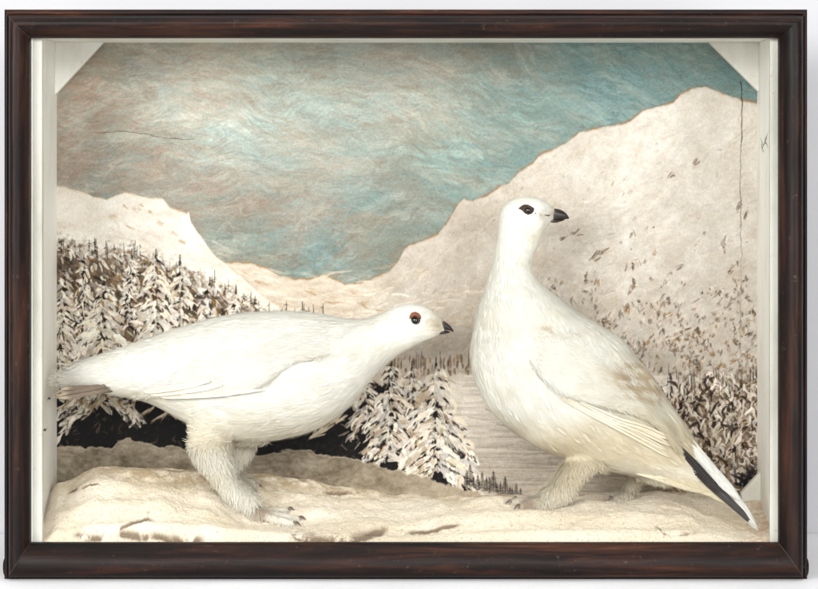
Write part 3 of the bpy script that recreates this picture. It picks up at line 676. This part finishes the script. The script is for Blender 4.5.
def bird_mesh(name, parts, spine, root, colfn, legtest, nst, fuzz):
    co, no, faces = unify(parts)
    sp = np.array([tuple(c) for c in spine]); tan = np.gradient(sp, axis=0); tan /= np.linalg.norm(tan, axis=1, keepdims=True)+1e-9
    # nearest spine sample
    near = np.empty(len(co), int)
    for a in range(0, len(co), 20000):
        near[a:a+20000] = ((co[a:a+20000, None, :]-sp[None])**2).sum(-1).argmin(1)
    dirs = tan[near]; lm = legtest(co)                # 0..1 legness
    dirs = dirs*(1-lm[:, None])+np.array([0.1, 0, -1.0])*lm[:, None]
    # gentle lumps so that the plumage is not a perfect loft
    H = np.zeros(len(co))
    for q in range(16):
        kx = rng.normal(0, 1, 3); kx /= np.linalg.norm(kx); fr_ = rng.uniform(.05, .22); H += np.sin(co@kx*fr_+rng.uniform(0, 6.28))*(.035/fr_)
    co = co+no*(H*.42)[:, None]
    body_c = colfn(co)
    idx = rng.integers(0, len(co), nst)
    idx = np.concatenate([idx, rng.choice(np.where(lm > .3)[0], fuzz)])
    ep = np.hypot(proj(co[idx])[0]-HEADC['eye'][0], proj(co[idx])[1]-HEADC['eye'][1]); idx = idx[ep > HEADC['eye'][2]]
    lmi = lm[idx]; Lb = np.where(lmi > .3, 8.0, 10.0); head = np.exp(-((near[idx]-0)/1.0)**2)
    hd = HEADNESS(co[idx], name); Lb = Lb*(1-.62*hd)
    Lb = Lb*np.where(lmi > .3, rng.uniform(.7, 1.6, len(lmi)), 1)*(1+.7*gauss(*proj(co[idx]), 70, 380, 40, 25))
    pxi, pyi = proj(co[idx]); ft = (lmi > .3)*np.where(pxi < 400, sstep(252, 264, pxi), 1-sstep(528, 542, pxi))*(pyi > 480); Lb = Lb*(1-.6*ft)
    lift = np.where(lmi > .3, 4.2, .34)*(1-.5*hd)*(1-.8*ft)
    cc = np.clip(body_c[idx]*rng.uniform(.97, 1.02, (len(idx), 1)), 0, 1)
    V, Q, T, c2 = strands(co, no, idx, dirs, Lb, (.14, .36), lift, cc, jitter=.27)
    wi = rng.choice(np.where((lm < .2))[0], 1500); hd2 = HEADNESS(co[wi], name); wi = wi[hd2 < .35]; n_ = len(wi)
    V2, Q2, T2, c3 = strands(co, no, wi, dirs, (8, 15), (.8, 2.0), .45, np.clip(body_c[wi]*rng.uniform(.96, 1.02, (n_, 1)), 0, 1), jitter=.12)
    k0 = len(V); V = np.vstack([V, V2]); Q = np.vstack([Q, Q2+k0]); T = np.vstack([T, T2+k0]); c2 = np.vstack([c2, c3])
    n0 = len(co); allV = np.vstack([co, V]); F = faces+(Q+n0).tolist()+(T+n0).tolist()
    o = mesh_obj(name, allV, F, FEATHER, root, True, np.vstack([body_c, c2]))
    bvh = BVHTree.FromPolygons([Vector(c) for c in co.tolist()], faces)
    return o, bvh, co, no
HEADC = {}
def HEADNESS(p, name):
    c, r = HEADC['cur']; d = np.linalg.norm(p-np.array(c), axis=1); return 1-sstep(r, r*1.9, d)
CAM = Vector((VX, -D, 589-VY))
def hit(bvh, px, py, Yd=95):
    t = P(px, py, Yd); d = (t-CAM).normalized(); h = bvh.ray_cast(CAM, d)
    return h[0], h[1]
WHITE = lin((240, 236, 226))
def feather_blade(name, pts, width, parent, c0, c1=None, shaft=(200, 186, 150), thick=.5, camber=1.2, nu=26, nv=9, tipround=.82, lean=(0, -1, 0.25), edgec=None, tipc=None, notch=0):
    """pts rows X,Y,Z (mm) centre line root->tip. Vane surface facing 'lean' with barb ridges, thin but closed."""
    s = cr(pts, max(2, nu//(len(pts)-1))); n = len(s); V = []; colr = []
    ln = Vector(lean).normalized()
    for i in range(n):
        u = i/(n-1); a = Vector(s[max(i-1, 0)]); b = Vector(s[min(i+1, n-1)]); t = (b-a).normalized(); w = t.cross(ln).normalized()
        nn = w.cross(t).normalized()
        if nn.dot(ln) < 0: nn = -nn
        wd = width*(min(1, .35+u*3.0))*(1 if u < tipround else max(.04, math.sqrt(max(0, 1-((u-tipround)/(1-tipround))**2))))
        for j in range(nv):
            v = -1+2*j/(nv-1)
            p = Vector(s[i])+w*(v*wd/2)+nn*(camber*(1-v*v))
            if j == nv//2: p = p+nn*.35
            p = p+nn*.10*math.sin(u*70+abs(v)*9)
            V.append(p)
            q = np.array(c0, float) if c1 is None else np.array(c0, float)*(1-sstep(.25, .7, u))+np.array(c1, float)*sstep(.25, .7, u)
            if edgec is not None and v*edgec[1] > .35: q = q*.25+np.array(edgec[0])*.75
            if tipc is not None: tt = sstep(.85, .95, u); q = q*(1-tt)+np.array(tipc)*tt
            if j == nv//2: q = np.array(shaft, float)
            colr.append(lin(np.clip(q*(1+.04*math.sin(u*60+abs(v)*8)+random.uniform(-.03, .03)), 0, 255)))
    # back side
    m = len(V); back = []
    for i in range(n):
        for j in range(nv):
            p = V[i*nv+j]; back.append(p+Vector((0, thick*(1 if 0 < j < nv-1 and 0 < i < n-1 else .2), 0)))
    F = grid_faces(n, nv).tolist(); F += (grid_faces(n, nv)[:, ::-1]+m).tolist()
    for i in range(n-1): F += [[i*nv, (i+1)*nv, m+(i+1)*nv, m+i*nv], [i*nv+nv-1, m+i*nv+nv-1, m+(i+1)*nv+nv-1, (i+1)*nv+nv-1]]
    V += back; colr += colr[:]
    o = mesh_obj(name, [tuple(v) for v in V], F, VANE, parent, True, np.array(colr))
    return o
def wing_patch(bvh, up, lo, root, colfn, hgt=5.0, nu=90, nv=44, Ydef=95, nst=9000, vdir=None, lab=None):
    U = cr(np.array(up, float), 10); Lo = cr(np.array(lo, float), 10)
    def res(a, n):
        d = np.concatenate([[0], np.cumsum(np.hypot(*np.diff(a, axis=0).T))]); t = np.linspace(0, d[-1], n); return np.stack([np.interp(t, d, a[:, 0]), np.interp(t, d, a[:, 1])], 1)
    U = res(U, nu); Lo = res(Lo, nu); V = np.zeros((nu, nv, 3)); last = None; Nn = np.zeros((nu, nv, 3))
    for i in range(nu):
        for j in range(nv):
            v = j/(nv-1); px, py = U[i]*(1-v)+Lo[i]*v
            h, n = hit(bvh, px, py, Ydef)
            if h is None:
                y = last if last is not None else Ydef; h = P(px, py, y); n = Vector((0, -1, .2))
            last = h.y; u = i/(nu-1)
            pr = (-1.2+(hgt+1.2)*float(sstep(0, .85, v)))
            pr *= float(sstep(0, .22, u)); pr -= 1.5*(1-float(sstep(0, .12, u)))
            if v > .93: pr -= (v-.93)/.07*(hgt*1.05)
            pr += .5*math.sin(v*15+u*5)*math.sin(u*17)*float(sstep(0, .3, v))*float(sstep(0, .2, u))*.8
            V[i, j] = h+Vector((0, -1, .15))*pr; Nn[i, j] = (0, -1, .15)
    du = np.gradient(V, axis=0); dv = np.gradient(V, axis=1); Nn = np.cross(du, dv).reshape(-1, 3); Nn /= np.linalg.norm(Nn, axis=1, keepdims=True)+1e-9
    Nn[Nn[:, 1] > 0] *= -1
    co = V.reshape(-1, 3); dirs = du.reshape(-1, 3); dirs = dirs/(np.linalg.norm(dirs, axis=1, keepdims=True)+1e-9)
    # smooth depth jitter
    c = colfn(co); F = grid_faces(nu, nv)
    f0 = F[len(F)//2]; nrm = np.cross(co[f0[1]]-co[f0[0]], co[f0[2]]-co[f0[0]])
    if nrm[1] > 0: F = F[:, ::-1]
    ok = np.where((np.arange(nu*nv) % nv > 2) & (np.arange(nu*nv)//nv > 4))[0]
    idx = rng.choice(ok, nst)
    cc = np.clip(c[idx]*rng.uniform(.97, 1.02, (nst, 1)), 0, 1)
    SV, Q, T, c2 = strands(co, Nn, idx, dirs, (6, 13), (.16, .4), .32, cc)
    n0 = len(co); o = mesh_obj('wing', np.vstack([co, SV]), F.tolist()+(Q+n0).tolist()+(T+n0).tolist(), FEATHER, root, True, np.vstack([c, c2]))
    if lab: o['label'] = lab
    return o, V
def sphere(c, r, nu=20, nv=12, sq=(1, 1, 1)):
    V = []; 
    for i in range(nv+1):
        a = math.pi*i/nv
        for j in range(nu): b = 2*math.pi*j/nu; V.append((c[0]+r*sq[0]*math.sin(a)*math.cos(b), c[1]+r*sq[1]*math.sin(a)*math.sin(b), c[2]+r*sq[2]*math.cos(a)))
    return V, grid_faces(nv+1, nu, True).tolist()
def beak(upper, lower, Yc, root, hw):
    """upper rows: top x,y , bottom x,y , halfwidth factor ; separate mandibles"""
    for rows, nm, dark in ((upper, 'upper_mandible', 0), (lower, 'lower_mandible', 1)):
        V, F, c = loft_st([(r[0], r[1], r[2], r[3], r[4]*hw, Yc) for r in rows], 5, 16)
        cols = []
        nl = len(V)//16
        for i in range(nl):
            u = i/(nl-1); q = np.array([120, 108, 96])*(1-sstep(0, .5, u))+np.array([40, 32, 30])*sstep(0, .5, u)
            for j in range(16): cols.append(lin(q*random.uniform(.92, 1.08)))
        mesh_obj(nm, [tuple(v) for v in V], F, HORN, root, True, np.array(cols))
def claw(p0, p1, droop, root, r=1.5):
    a, b = Vector(p0), Vector(p1); m = (a+b)/2+Vector((0, 0, droop))
    V, F = tube([(*a, r), (*m, r*.8), (*b, .2)], 5, 8)
    c = np.tile(lin((84, 68, 56)), (len(V), 1)); mesh_obj('claw', [tuple(v) for v in V], F, HORN, root, True, c)
def foot(px, Y, ankle, dirx, root, toes, r=5.0, clawlen=7, lift=3):
    """toes: list of (dx_px, dY) from the foot centre; returns tubes, and makes claws"""
    parts = []
    X0, Z0 = gz(px, Y)
    for dx, dY in toes:
        x1, z1 = gz(px+dx, Y+dY)
        mid = gz(px+dx*.5, Y+dY*.5)
        parts.append(tube([(X0, Y, Z0+r+3, r*1.25), (mid[0], Y+dY*.5, mid[1]+r*.95+1.5, r*1.05), (x1, Y+dY, z1+r*.6, r*.72)], 4, 10))
        ux = dx/math.hypot(dx, dY); uy = dY/math.hypot(dx, dY)
        x2, z2 = gz(px+dx+ux*clawlen, Y+dY+uy*clawlen)
        claw((x1-ux*1, Y+dY-uy*1, z1+r*.7), (x2, Y+dY+uy*clawlen, z2+.6), 2.2, root, 1.7)
    return parts

def n3(co, sc, seed):
    r = np.random.default_rng(seed); s = np.zeros(len(co))
    for q in range(10):
        kx = r.normal(0, 1, 3); s += np.sin(co@kx/sc+r.uniform(0, 6.28))
    return s/math.sqrt(10)
def proj(co):
    kx = D/(D+co[:, 1]); return VX+(co[:, 0]-VX)*kx, VY+((589-VY)-co[:, 2])*kx
def gauss(px, py, x, y, sx, sy): return np.exp(-((px-x)/sx)**2-((py-y)/sy)**2)

# ---------------------------------------- left bird -----------------------------------------
YL = 92
X0, Z0 = gz(250, YL-12)
birdL = empty('ptarmigan', (X0, YL, Z0))
tag(birdL, 'white ptarmigan crouching with its neck stretched low and a red comb above its eye', 'bird', 'mounted white ptarmigans')
stL = [(58,378,62,385,4,YL+6),(68,367,78,389,9,YL+6),(86,358,92,391,16,YL+6),(112,350,116,396,24,YL+4),(150,338,150,403,34,YL+2),(190,325,184,420,43,YL),(230,314,222,440,50,YL),(272,311,266,442,52,YL),(314,313,314,430,48,YL),(345,318,348,408,38,YL),(366,318,371,380,28,YL),(383,312,392,359,21,YL),(398,305,408,349,18,YL),(412,303,421,342,16.5,YL),(425,306,431,338,13,YL),(434,312.5,438,335,9.5,YL),(440,318,441,333,6,YL),(443.5,321.5,444,332,4.2,YL)]
V, F, spL = loft_st(stL)
parts = [(V, F)]
fxp, fY = 258, YL-22
parts.append(tube([tp(216,412,YL-18,28), tp(211,436,YL-20,23), tp(213,454,YL-21,18.5), tp(221,470,YL-22,13), tp(228,483,YL-22,9.5), tp(240,495,YL-22,8.5), tp(254,504,fY,8)], 4, 16))
parts.append(tube([tp(240,415,YL+24,24), tp(236,444,YL+26,19), tp(228,462,YL+26,13), tp(226,474,YL+28,10), tp(238,486,YL+28,8)], 4, 16))
HEADC['cur'] = (tuple(P(415, 322, YL)), 26); HEADC['eye'] = (413.5, 318, 11)
parts += foot(256, fY, None, 1, birdL, [(38, -8), (43, 3), (32, 14), (-9, 8)], 4.0)
parts += foot(230, YL+28, None, 1, birdL, [(22, -8), (25, 4), (16, 12)], 4.0)
def colL(co):
    px, py = proj(co); n = n3(co, 9, 3); c = np.tile(np.array([237, 234, 226.]), (len(co), 1))
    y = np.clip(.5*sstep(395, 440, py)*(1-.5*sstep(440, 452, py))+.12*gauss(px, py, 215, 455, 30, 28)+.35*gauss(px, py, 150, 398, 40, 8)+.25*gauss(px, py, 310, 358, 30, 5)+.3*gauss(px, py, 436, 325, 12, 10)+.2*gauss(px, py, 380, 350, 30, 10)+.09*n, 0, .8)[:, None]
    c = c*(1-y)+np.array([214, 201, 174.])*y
    n2 = n3(co, 3.5, 24); f2 = np.clip(.55*gauss(px, py, 439, 325, 7, 7)+.3*gauss(px, py, 428, 318, 10, 6)*sstep(-.3, 1, n2), 0, .6)[:, None]; c = c*(1-f2)+np.array([150, 130, 100.])*f2
    f = np.clip(.7*gauss(px, py, 262, 512, 10, 5)+.6*gauss(px, py, 300, 511, 8, 5), 0, .7)[:, None]; c = c*(1-f)+np.array([150, 124, 96.])*f
    return lin(c)
def legL(co):
    px, py = proj(co); return sstep(436, 450, py)
spine_dir = spL[::-1]
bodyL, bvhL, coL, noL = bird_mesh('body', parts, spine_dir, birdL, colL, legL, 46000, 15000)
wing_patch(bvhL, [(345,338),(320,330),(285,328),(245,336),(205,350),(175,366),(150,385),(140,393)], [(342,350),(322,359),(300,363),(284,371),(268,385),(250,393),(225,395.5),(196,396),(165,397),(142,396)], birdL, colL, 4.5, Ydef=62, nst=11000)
# folded flight feathers at the wing tip
for i, (x0, y0, x1, y1, w) in enumerate(((262,390,178,394,5), (246,392,160,397,5), (222,385,150,394.5,6), (210,381,144,392,6))):
    ys = []
    for x, y in ((x0, y0), ((x0+x1)/2, (y0+y1)/2+1), (x1, y1)):
        h, n = hit(bvhL, x, y-2, 62); ys.append(tuple(P(x, y, (h.y if h is not None else YL-30)-5.2-.7*i)))
    ys[-1] = (ys[-1][0], max(ys[-1][1], ys[1][1]-2), ys[-1][2])
    feather_blade('flight_feather', ys, w, birdL, (246, 242, 230), (240, 232, 212), (190, 176, 146), .5, .8)
# tail : brown tipped feathers under white coverts
for i, (x1, y1, dy, w) in enumerate(((52,396,8,9), (55,394,0,10), (60,391,-8,10), (66,387,14,9), (58,397,-14,9))):
    pts = [tuple(P(140, 380, YL+4)), tuple(P(104, 388.5, YL+dy*.5-8)), tuple(P(x1, y1, YL+dy-10))]
    feather_blade('tail_feather', pts, w, birdL, (84, 72, 62), (128, 112, 98), (80, 66, 56), .6, 1.0, tipround=.86, tipc=(206, 188, 166))
for i, (x0, y0, x1, y1) in enumerate(()):
    feather_blade('tail_covert', [tuple(P(x0, y0, YL-14)), tuple(P((x0+x1)/2, (y0+y1)/2, YL-16)), tuple(P(x1, y1, YL-8))], 14, birdL, (246, 243, 234), None, (240, 236, 224), .5, 2.0)
def place_eye(bvh, px, py, r, root, comb=None, rim=1.35):
    h, n = hit(bvh, px, py)
    c = h+Vector((0, r*.25, 0)); V, F = sphere(c, r); mesh_obj('eye', V, F, EYE, root)
    V, F = sphere(h+Vector((0, r*.45, 0)), r*rim, sq=(1.05, .75, 1)); mesh_obj('eye_rim', V, F, EYERIM, root)
    return h
h = place_eye(bvhL, 415.2, 320.4, 4.4, birdL, rim=1.2)
def comb(bvh, pts, root, mat, name, off=1.0):
    V = []
    for px, py in pts: q, n = hit(bvh, px, py); V.append(q+Vector((0, -off, 0)))
    c = sum(V, Vector())/len(V); c = c+Vector((0, -1.0, 0)); n = len(V)
    W_ = [tuple(c)]+[tuple(v) for v in V]+[tuple(v+Vector((0, 2.5, 0))) for v in V]
    F = [[0, 1+i, 1+(i+1) % n] for i in range(n)]+[[1+i, 1+n+i, 1+n+(i+1) % n, 1+(i+1) % n] for i in range(n)]
    mesh_obj(name, W_, F, mat, root)
comb(bvhL, [(409.3,319),(409.6,315.5),(411.8,312.6),(415,311.6),(418.3,312.8),(420.6,315.5),(421.3,319),(418.5,316.5),(415,315),(411.5,316.5)], birdL, COMB, 'eye_comb', 1.6)
beak([(434,318,435,328,.9),(441,319.5,441,329.5,1),(447,323,447,330,.7),(451,326.5,451,331,.4),(453.5,330.5,453.2,332.5,.12)], [(434,328,436,335,.8),(441,329.8,442,334.5,.8),(447,330.5,447,333.5,.45),(450,331.5,450,332.6,.12)], YL, birdL, 5.6)

# ---------------------------------------- right bird -----------------------------------------
YR = 96
X0, Z0 = gz(560, YR-14)
birdR = empty('ptarmigan', (X0, YR, Z0))
tag(birdR, 'white ptarmigan standing upright with its head turned back and a dark-striped tail, on the right', 'bird', 'mounted white ptarmigans')
stR = [(557,210.5,553.5,220.5,4.2,YR),(553.5,207.6,550,223,6.0,YR),(549,203.5,545,230,9,YR),(541,198.5,543,235,14,YR),(529,196.5,541,241,17,YR),(515,198,538,247,18.5,YR),(504,205,535,252,19,YR),(499,217,533,257,18.5,YR),(498,233,532,262,18.5,YR),(495.5,250,532,268,19.5,YR),(491,267,537,279,23,YR),(483,292,556,296,32,YR),(475.5,320,587,317,42,YR),(470.5,348,622,339,49,YR),(473,375,641,361,52,YR),(484,400,656,381,52,YR-1),(507,426,669,401,49,YR-2),(540,448,681,419,44,YR-4),(580,463,693,437,37,YR-8),(622,473,704,455,28,YR-14),(658,482,714,470,19,YR-20),(690,492,722,482,9,YR-24)]
V, F, spR = loft_st(stR); parts = [(V, F)]
parts.append(tube([tp(604,428,YR-20,28), tp(592,448,YR-20,20), tp(579,463,YR-20,14.5), tp(570,476,YR-20,12), tp(561,488,YR-20,12), tp(545,498,YR-20,8.5)], 4, 16))
parts.append(tube([tp(642,440,YR+26,22), tp(642,458,YR+28,13), tp(637,472,YR+30,7.5), tp(630,486,YR+32,5.5)], 4, 14))
HEADC['cur'] = (tuple(P(525, 220, YR)), 30); HEADC['eye'] = (525, 210, 14)
parts += foot(546, YR-20, None, -1, birdR, [(-26, -12), (-34, 0), (-28, 14), (14, 6)], 4.8)
parts += foot(630, YR+32, None, -1, birdR, [(-17, -5), (-18, 5)], 3.4, 4)
def colR(co):
    px, py = proj(co); n = n3(co, 9, 13); n2 = n3(co, 3.5, 14); c = np.tile(np.array([236, 233, 224.]), (len(co), 1))
    y = np.clip(.75*sstep(400, 452, py)*(1-.45*sstep(455, 468, py))+.35*gauss(px, py, 650, 400, 60, 60)+.25*gauss(px, py, 575, 480, 20, 30)+.2*gauss(px, py, 545, 232, 14, 10)+.10*n, 0, .8)[:, None]  # yellowed plumage, deepened towards the belly to paint in its shade
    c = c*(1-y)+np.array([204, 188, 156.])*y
    s = np.clip((.9*gauss(px, py, 632, 372, 16, 9)+.9*gauss(px, py, 655, 392, 12, 7)+.5*gauss(px, py, 640, 385, 30, 22)+.5*gauss(px, py, 570, 335, 10, 3)+.5*gauss(px, py, 545, 328, 8, 3))*sstep(.0, .9, n2+.3), 0, .5)[:, None]
    c = c*(1-s)+np.array([160, 128, 88.])*s
    f2 = np.clip(.55*gauss(px, py, 553, 214, 5, 6)+.35*gauss(px, py, 541, 216, 8, 3)*sstep(-.5, 1, n2), 0, .6)[:, None]; c = c*(1-f2)+np.array([140, 122, 100.])*f2
    f = np.clip(.75*gauss(px, py, 527, 503, 7, 8), 0, .7)[:, None]; c = c*(1-f)+np.array([156, 130, 108.])*f
    return lin(c)
def legR(co):
    px, py = proj(co); return np.where(px < 604, sstep(456, 468, py), sstep(474, 480, py))*(1-sstep(655, 670, px))
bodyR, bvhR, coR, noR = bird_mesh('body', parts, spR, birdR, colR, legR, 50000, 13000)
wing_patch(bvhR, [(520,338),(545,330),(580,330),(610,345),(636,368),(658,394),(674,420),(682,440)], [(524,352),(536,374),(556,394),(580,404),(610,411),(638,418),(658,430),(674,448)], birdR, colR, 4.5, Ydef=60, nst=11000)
for i, (x0, y0, x1, y1, xm, w) in enumerate(((560,398,672,458,5,5), (563,398,668,451,4,5), (568,399,672,446,2,5.5), (580,402,672,440,0,6))):
    ys = []
    for x, y in ((x0, y0), (x0*.6+x1*.4, y0*.6+y1*.4-xm*.6+2), (x0*.3+x1*.7, y0*.3+y1*.7-1), (x1, y1)):
        h, n = hit(bvhR, x, y-2, 60); ys.append(tuple(P(x, y, (h.y if h is not None else YR-40)-2.6-.8*i)))
    feather_blade('flight_feather', ys, w, birdR, (234, 226, 208), (222, 211, 186), (150, 132, 104), .5, .8)
# tail: white upper coverts, black feathers below, cream undertail
def tl_(x, y, Y): return tuple(P(x, y, Y))
for i, (x0, y0, x1, y1, w, Y0_, Y1_) in enumerate(((676,446,753,524,5.5,62,44), (681,447,755,525,5.5,60,42), (672,449,749,520,5,64,48))):
    feather_blade('tail_feather', [tl_(x0, y0, Y0_), tl_((x0+x1)/2-1, (y0+y1)/2+1, (Y0_+Y1_)/2), tl_(x1, y1, Y1_)], w, birdR, (44, 38, 36), (56, 50, 48), (24, 20, 20), .6, 1.0, tipround=.9)
for i, (x0, y0, x1, y1, w, Y0_, Y1_) in enumerate(((660,410,757,527,12,92,40), (666,420,758,530,11,92,41), (654,416,740,500,12,90,42))):
    feather_blade('tail_covert', [tl_(x0, y0, Y0_), tl_((x0+x1)/2+1, (y0+y1)/2-1, (Y0_+Y1_)/2), tl_(x1, y1, Y1_)], w, birdR, (236, 232, 222), (206, 205, 200), (222, 216, 204), .6, 1.4, tipround=.7)
for i, (x0, y0, x1, y1, w) in enumerate(((618,462,706,492,13), (634,458,716,496,12), (650,456,728,504,9))):
    feather_blade('undertail_covert', [tl_(x0, y0, 70), tl_((x0+x1)/2, (y0+y1)/2-1, 60), tl_(x1, y1, 56)], w, birdR, (226, 216, 192), (200, 188, 162), (190, 174, 142), .6, 1.4, tipround=.6)
place_eye(bvhR, 528.1, 210.4, 4.2, birdR, rim=1.05)
comb(bvhR, [(518.2,208.6),(521,206.2),(524,204.5),(527.3,204.6),(530.8,206),(534,208.2),(534,210.8),(532,213.6),(528,214.9),(524.6,213.2),(522,210.4)], birdR, EYERIM, 'dark_eye_patch', .45)
comb(bvhR, [(535,212.5),(541,214.3),(547,214.8),(550,214.6),(550,216),(547,216.2),(541,215.6),(535,214)], birdR, simple('dark_lore', (120, 106, 90), .9), 'lore_stripe', .25)
beak([(547,213,546,219.8,.6),(553.5,208.8,552,220.6,.9),(560,209.6,559,220.2,.8),(565.8,212.9,565.2,219.3,.5),(569.3,217.8,569,218.8,.1)], [(547,218.5,547,221.8,.6),(554,219.5,554,222.9,.7),(560,219.5,560,221.9,.5),(564.5,219,564.5,220.3,.12)], YR, birdR, 5.6)

# =====================================================================================================
#  SETTING : pale table and studio wall
# =====================================================================================================
def plane(name, x0, y0, x1, y1, z, mat):
    V = [(x0, y0, z), (x1, y0, z), (x1, y1, z), (x0, y1, z)]; return tag(mesh_obj(name, V, [[0, 1, 2, 3]], mat, None, False), kind='structure')
tb, N, L, b = new_mat('white_table'); t = tex(N, L, 6, 4, .6); r = ramp(N, L, t.outputs['Fac'], [(.3, (232, 232, 234)), (.7, (244, 244, 245))]); L.new(r.outputs['Color'], b.inputs['Base Color']); b.inputs['Roughness'].default_value = .5
t2 = tex(N, L, 900, 3, .6); bump(N, L, t2.outputs['Fac'], b, .08, .0003)
wl, N, L, b = new_mat('pale_studio_wall'); t = tex(N, L, 2, 3, .6); r = ramp(N, L, t.outputs['Fac'], [(.3, (198, 198, 201)), (.7, (204, 204, 207))]); L.new(r.outputs['Color'], b.inputs['Base Color']); b.inputs['Roughness'].default_value = .9
plane('table_surface', -900, -688, 1700, 330, 10.0, tb)
V = [(-1600, 332, -700), (2400, 332, -700), (2400, 332, 1900), (-1600, 332, 1900)]
tag(mesh_obj('studio_wall', V, [[0, 1, 2, 3]], wl, None, False), kind='structure')

# ---------------- lights -------------
def area(name, loc, target, size, power, col=(1, 1, 1)):
    l = bpy.data.lights.new(name, 'AREA'); l.shape = 'RECTANGLE'; l.size = size[0]; l.size_y = size[1]; l.energy = power; l.color = col
    o = bpy.data.objects.new(name, l); COL.objects.link(o); o.location = W(loc)
    d = Vector(W(target))-Vector(W(loc)); o.rotation_euler = d.to_track_quat('-Z', 'Y').to_euler(); return o
area('softbox_key', (-850, -1750, 820), (400, 60, 260), (1.1, .8), 44, (1, .995, .985))
area('softbox_front', (420, -2350, 980), (400, 60, 260), (1.2, .5), 24, (1, .995, .985))
area('softbox_fill', (1600, -1750, 600), (400, 60, 260), (.8, .8), 21, (1, 1, 1))
area('softbox_top', (300, -500, 1900), (400, 60, 300), (1.2, .8), 8, (1, .99, .97))
area('added_wall_light', (1700, -150, 2100), (1150, 330, 150), (1.6, .3), 9)  # added unseen lamp, only there to brighten the wall at right
w = bpy.data.worlds.new('World'); S.world = w; w.use_nodes = True
w.node_tree.nodes['Background'].inputs[0].default_value = (.97, .98, 1, 1); w.node_tree.nodes['Background'].inputs[1].default_value = .22
# ---------------- camera -------------
cam = bpy.data.cameras.new('camera'); co_ = bpy.data.objects.new('camera', cam); COL.objects.link(co_); S.camera = co_
co_.location = W(CAM); co_.rotation_euler = (math.radians(90), 0, 0); cam.sensor_width = 36; cam.lens = 36*D/818
cam.shift_x = (409-VX)/818; cam.shift_y = -(294.5-VY)/818; cam.clip_end = 100; cam.clip_start = .05
S.view_settings.view_transform = 'Standard'; S.view_settings.look = 'None'; S.view_settings.gamma = 1; S.view_settings.exposure = 0
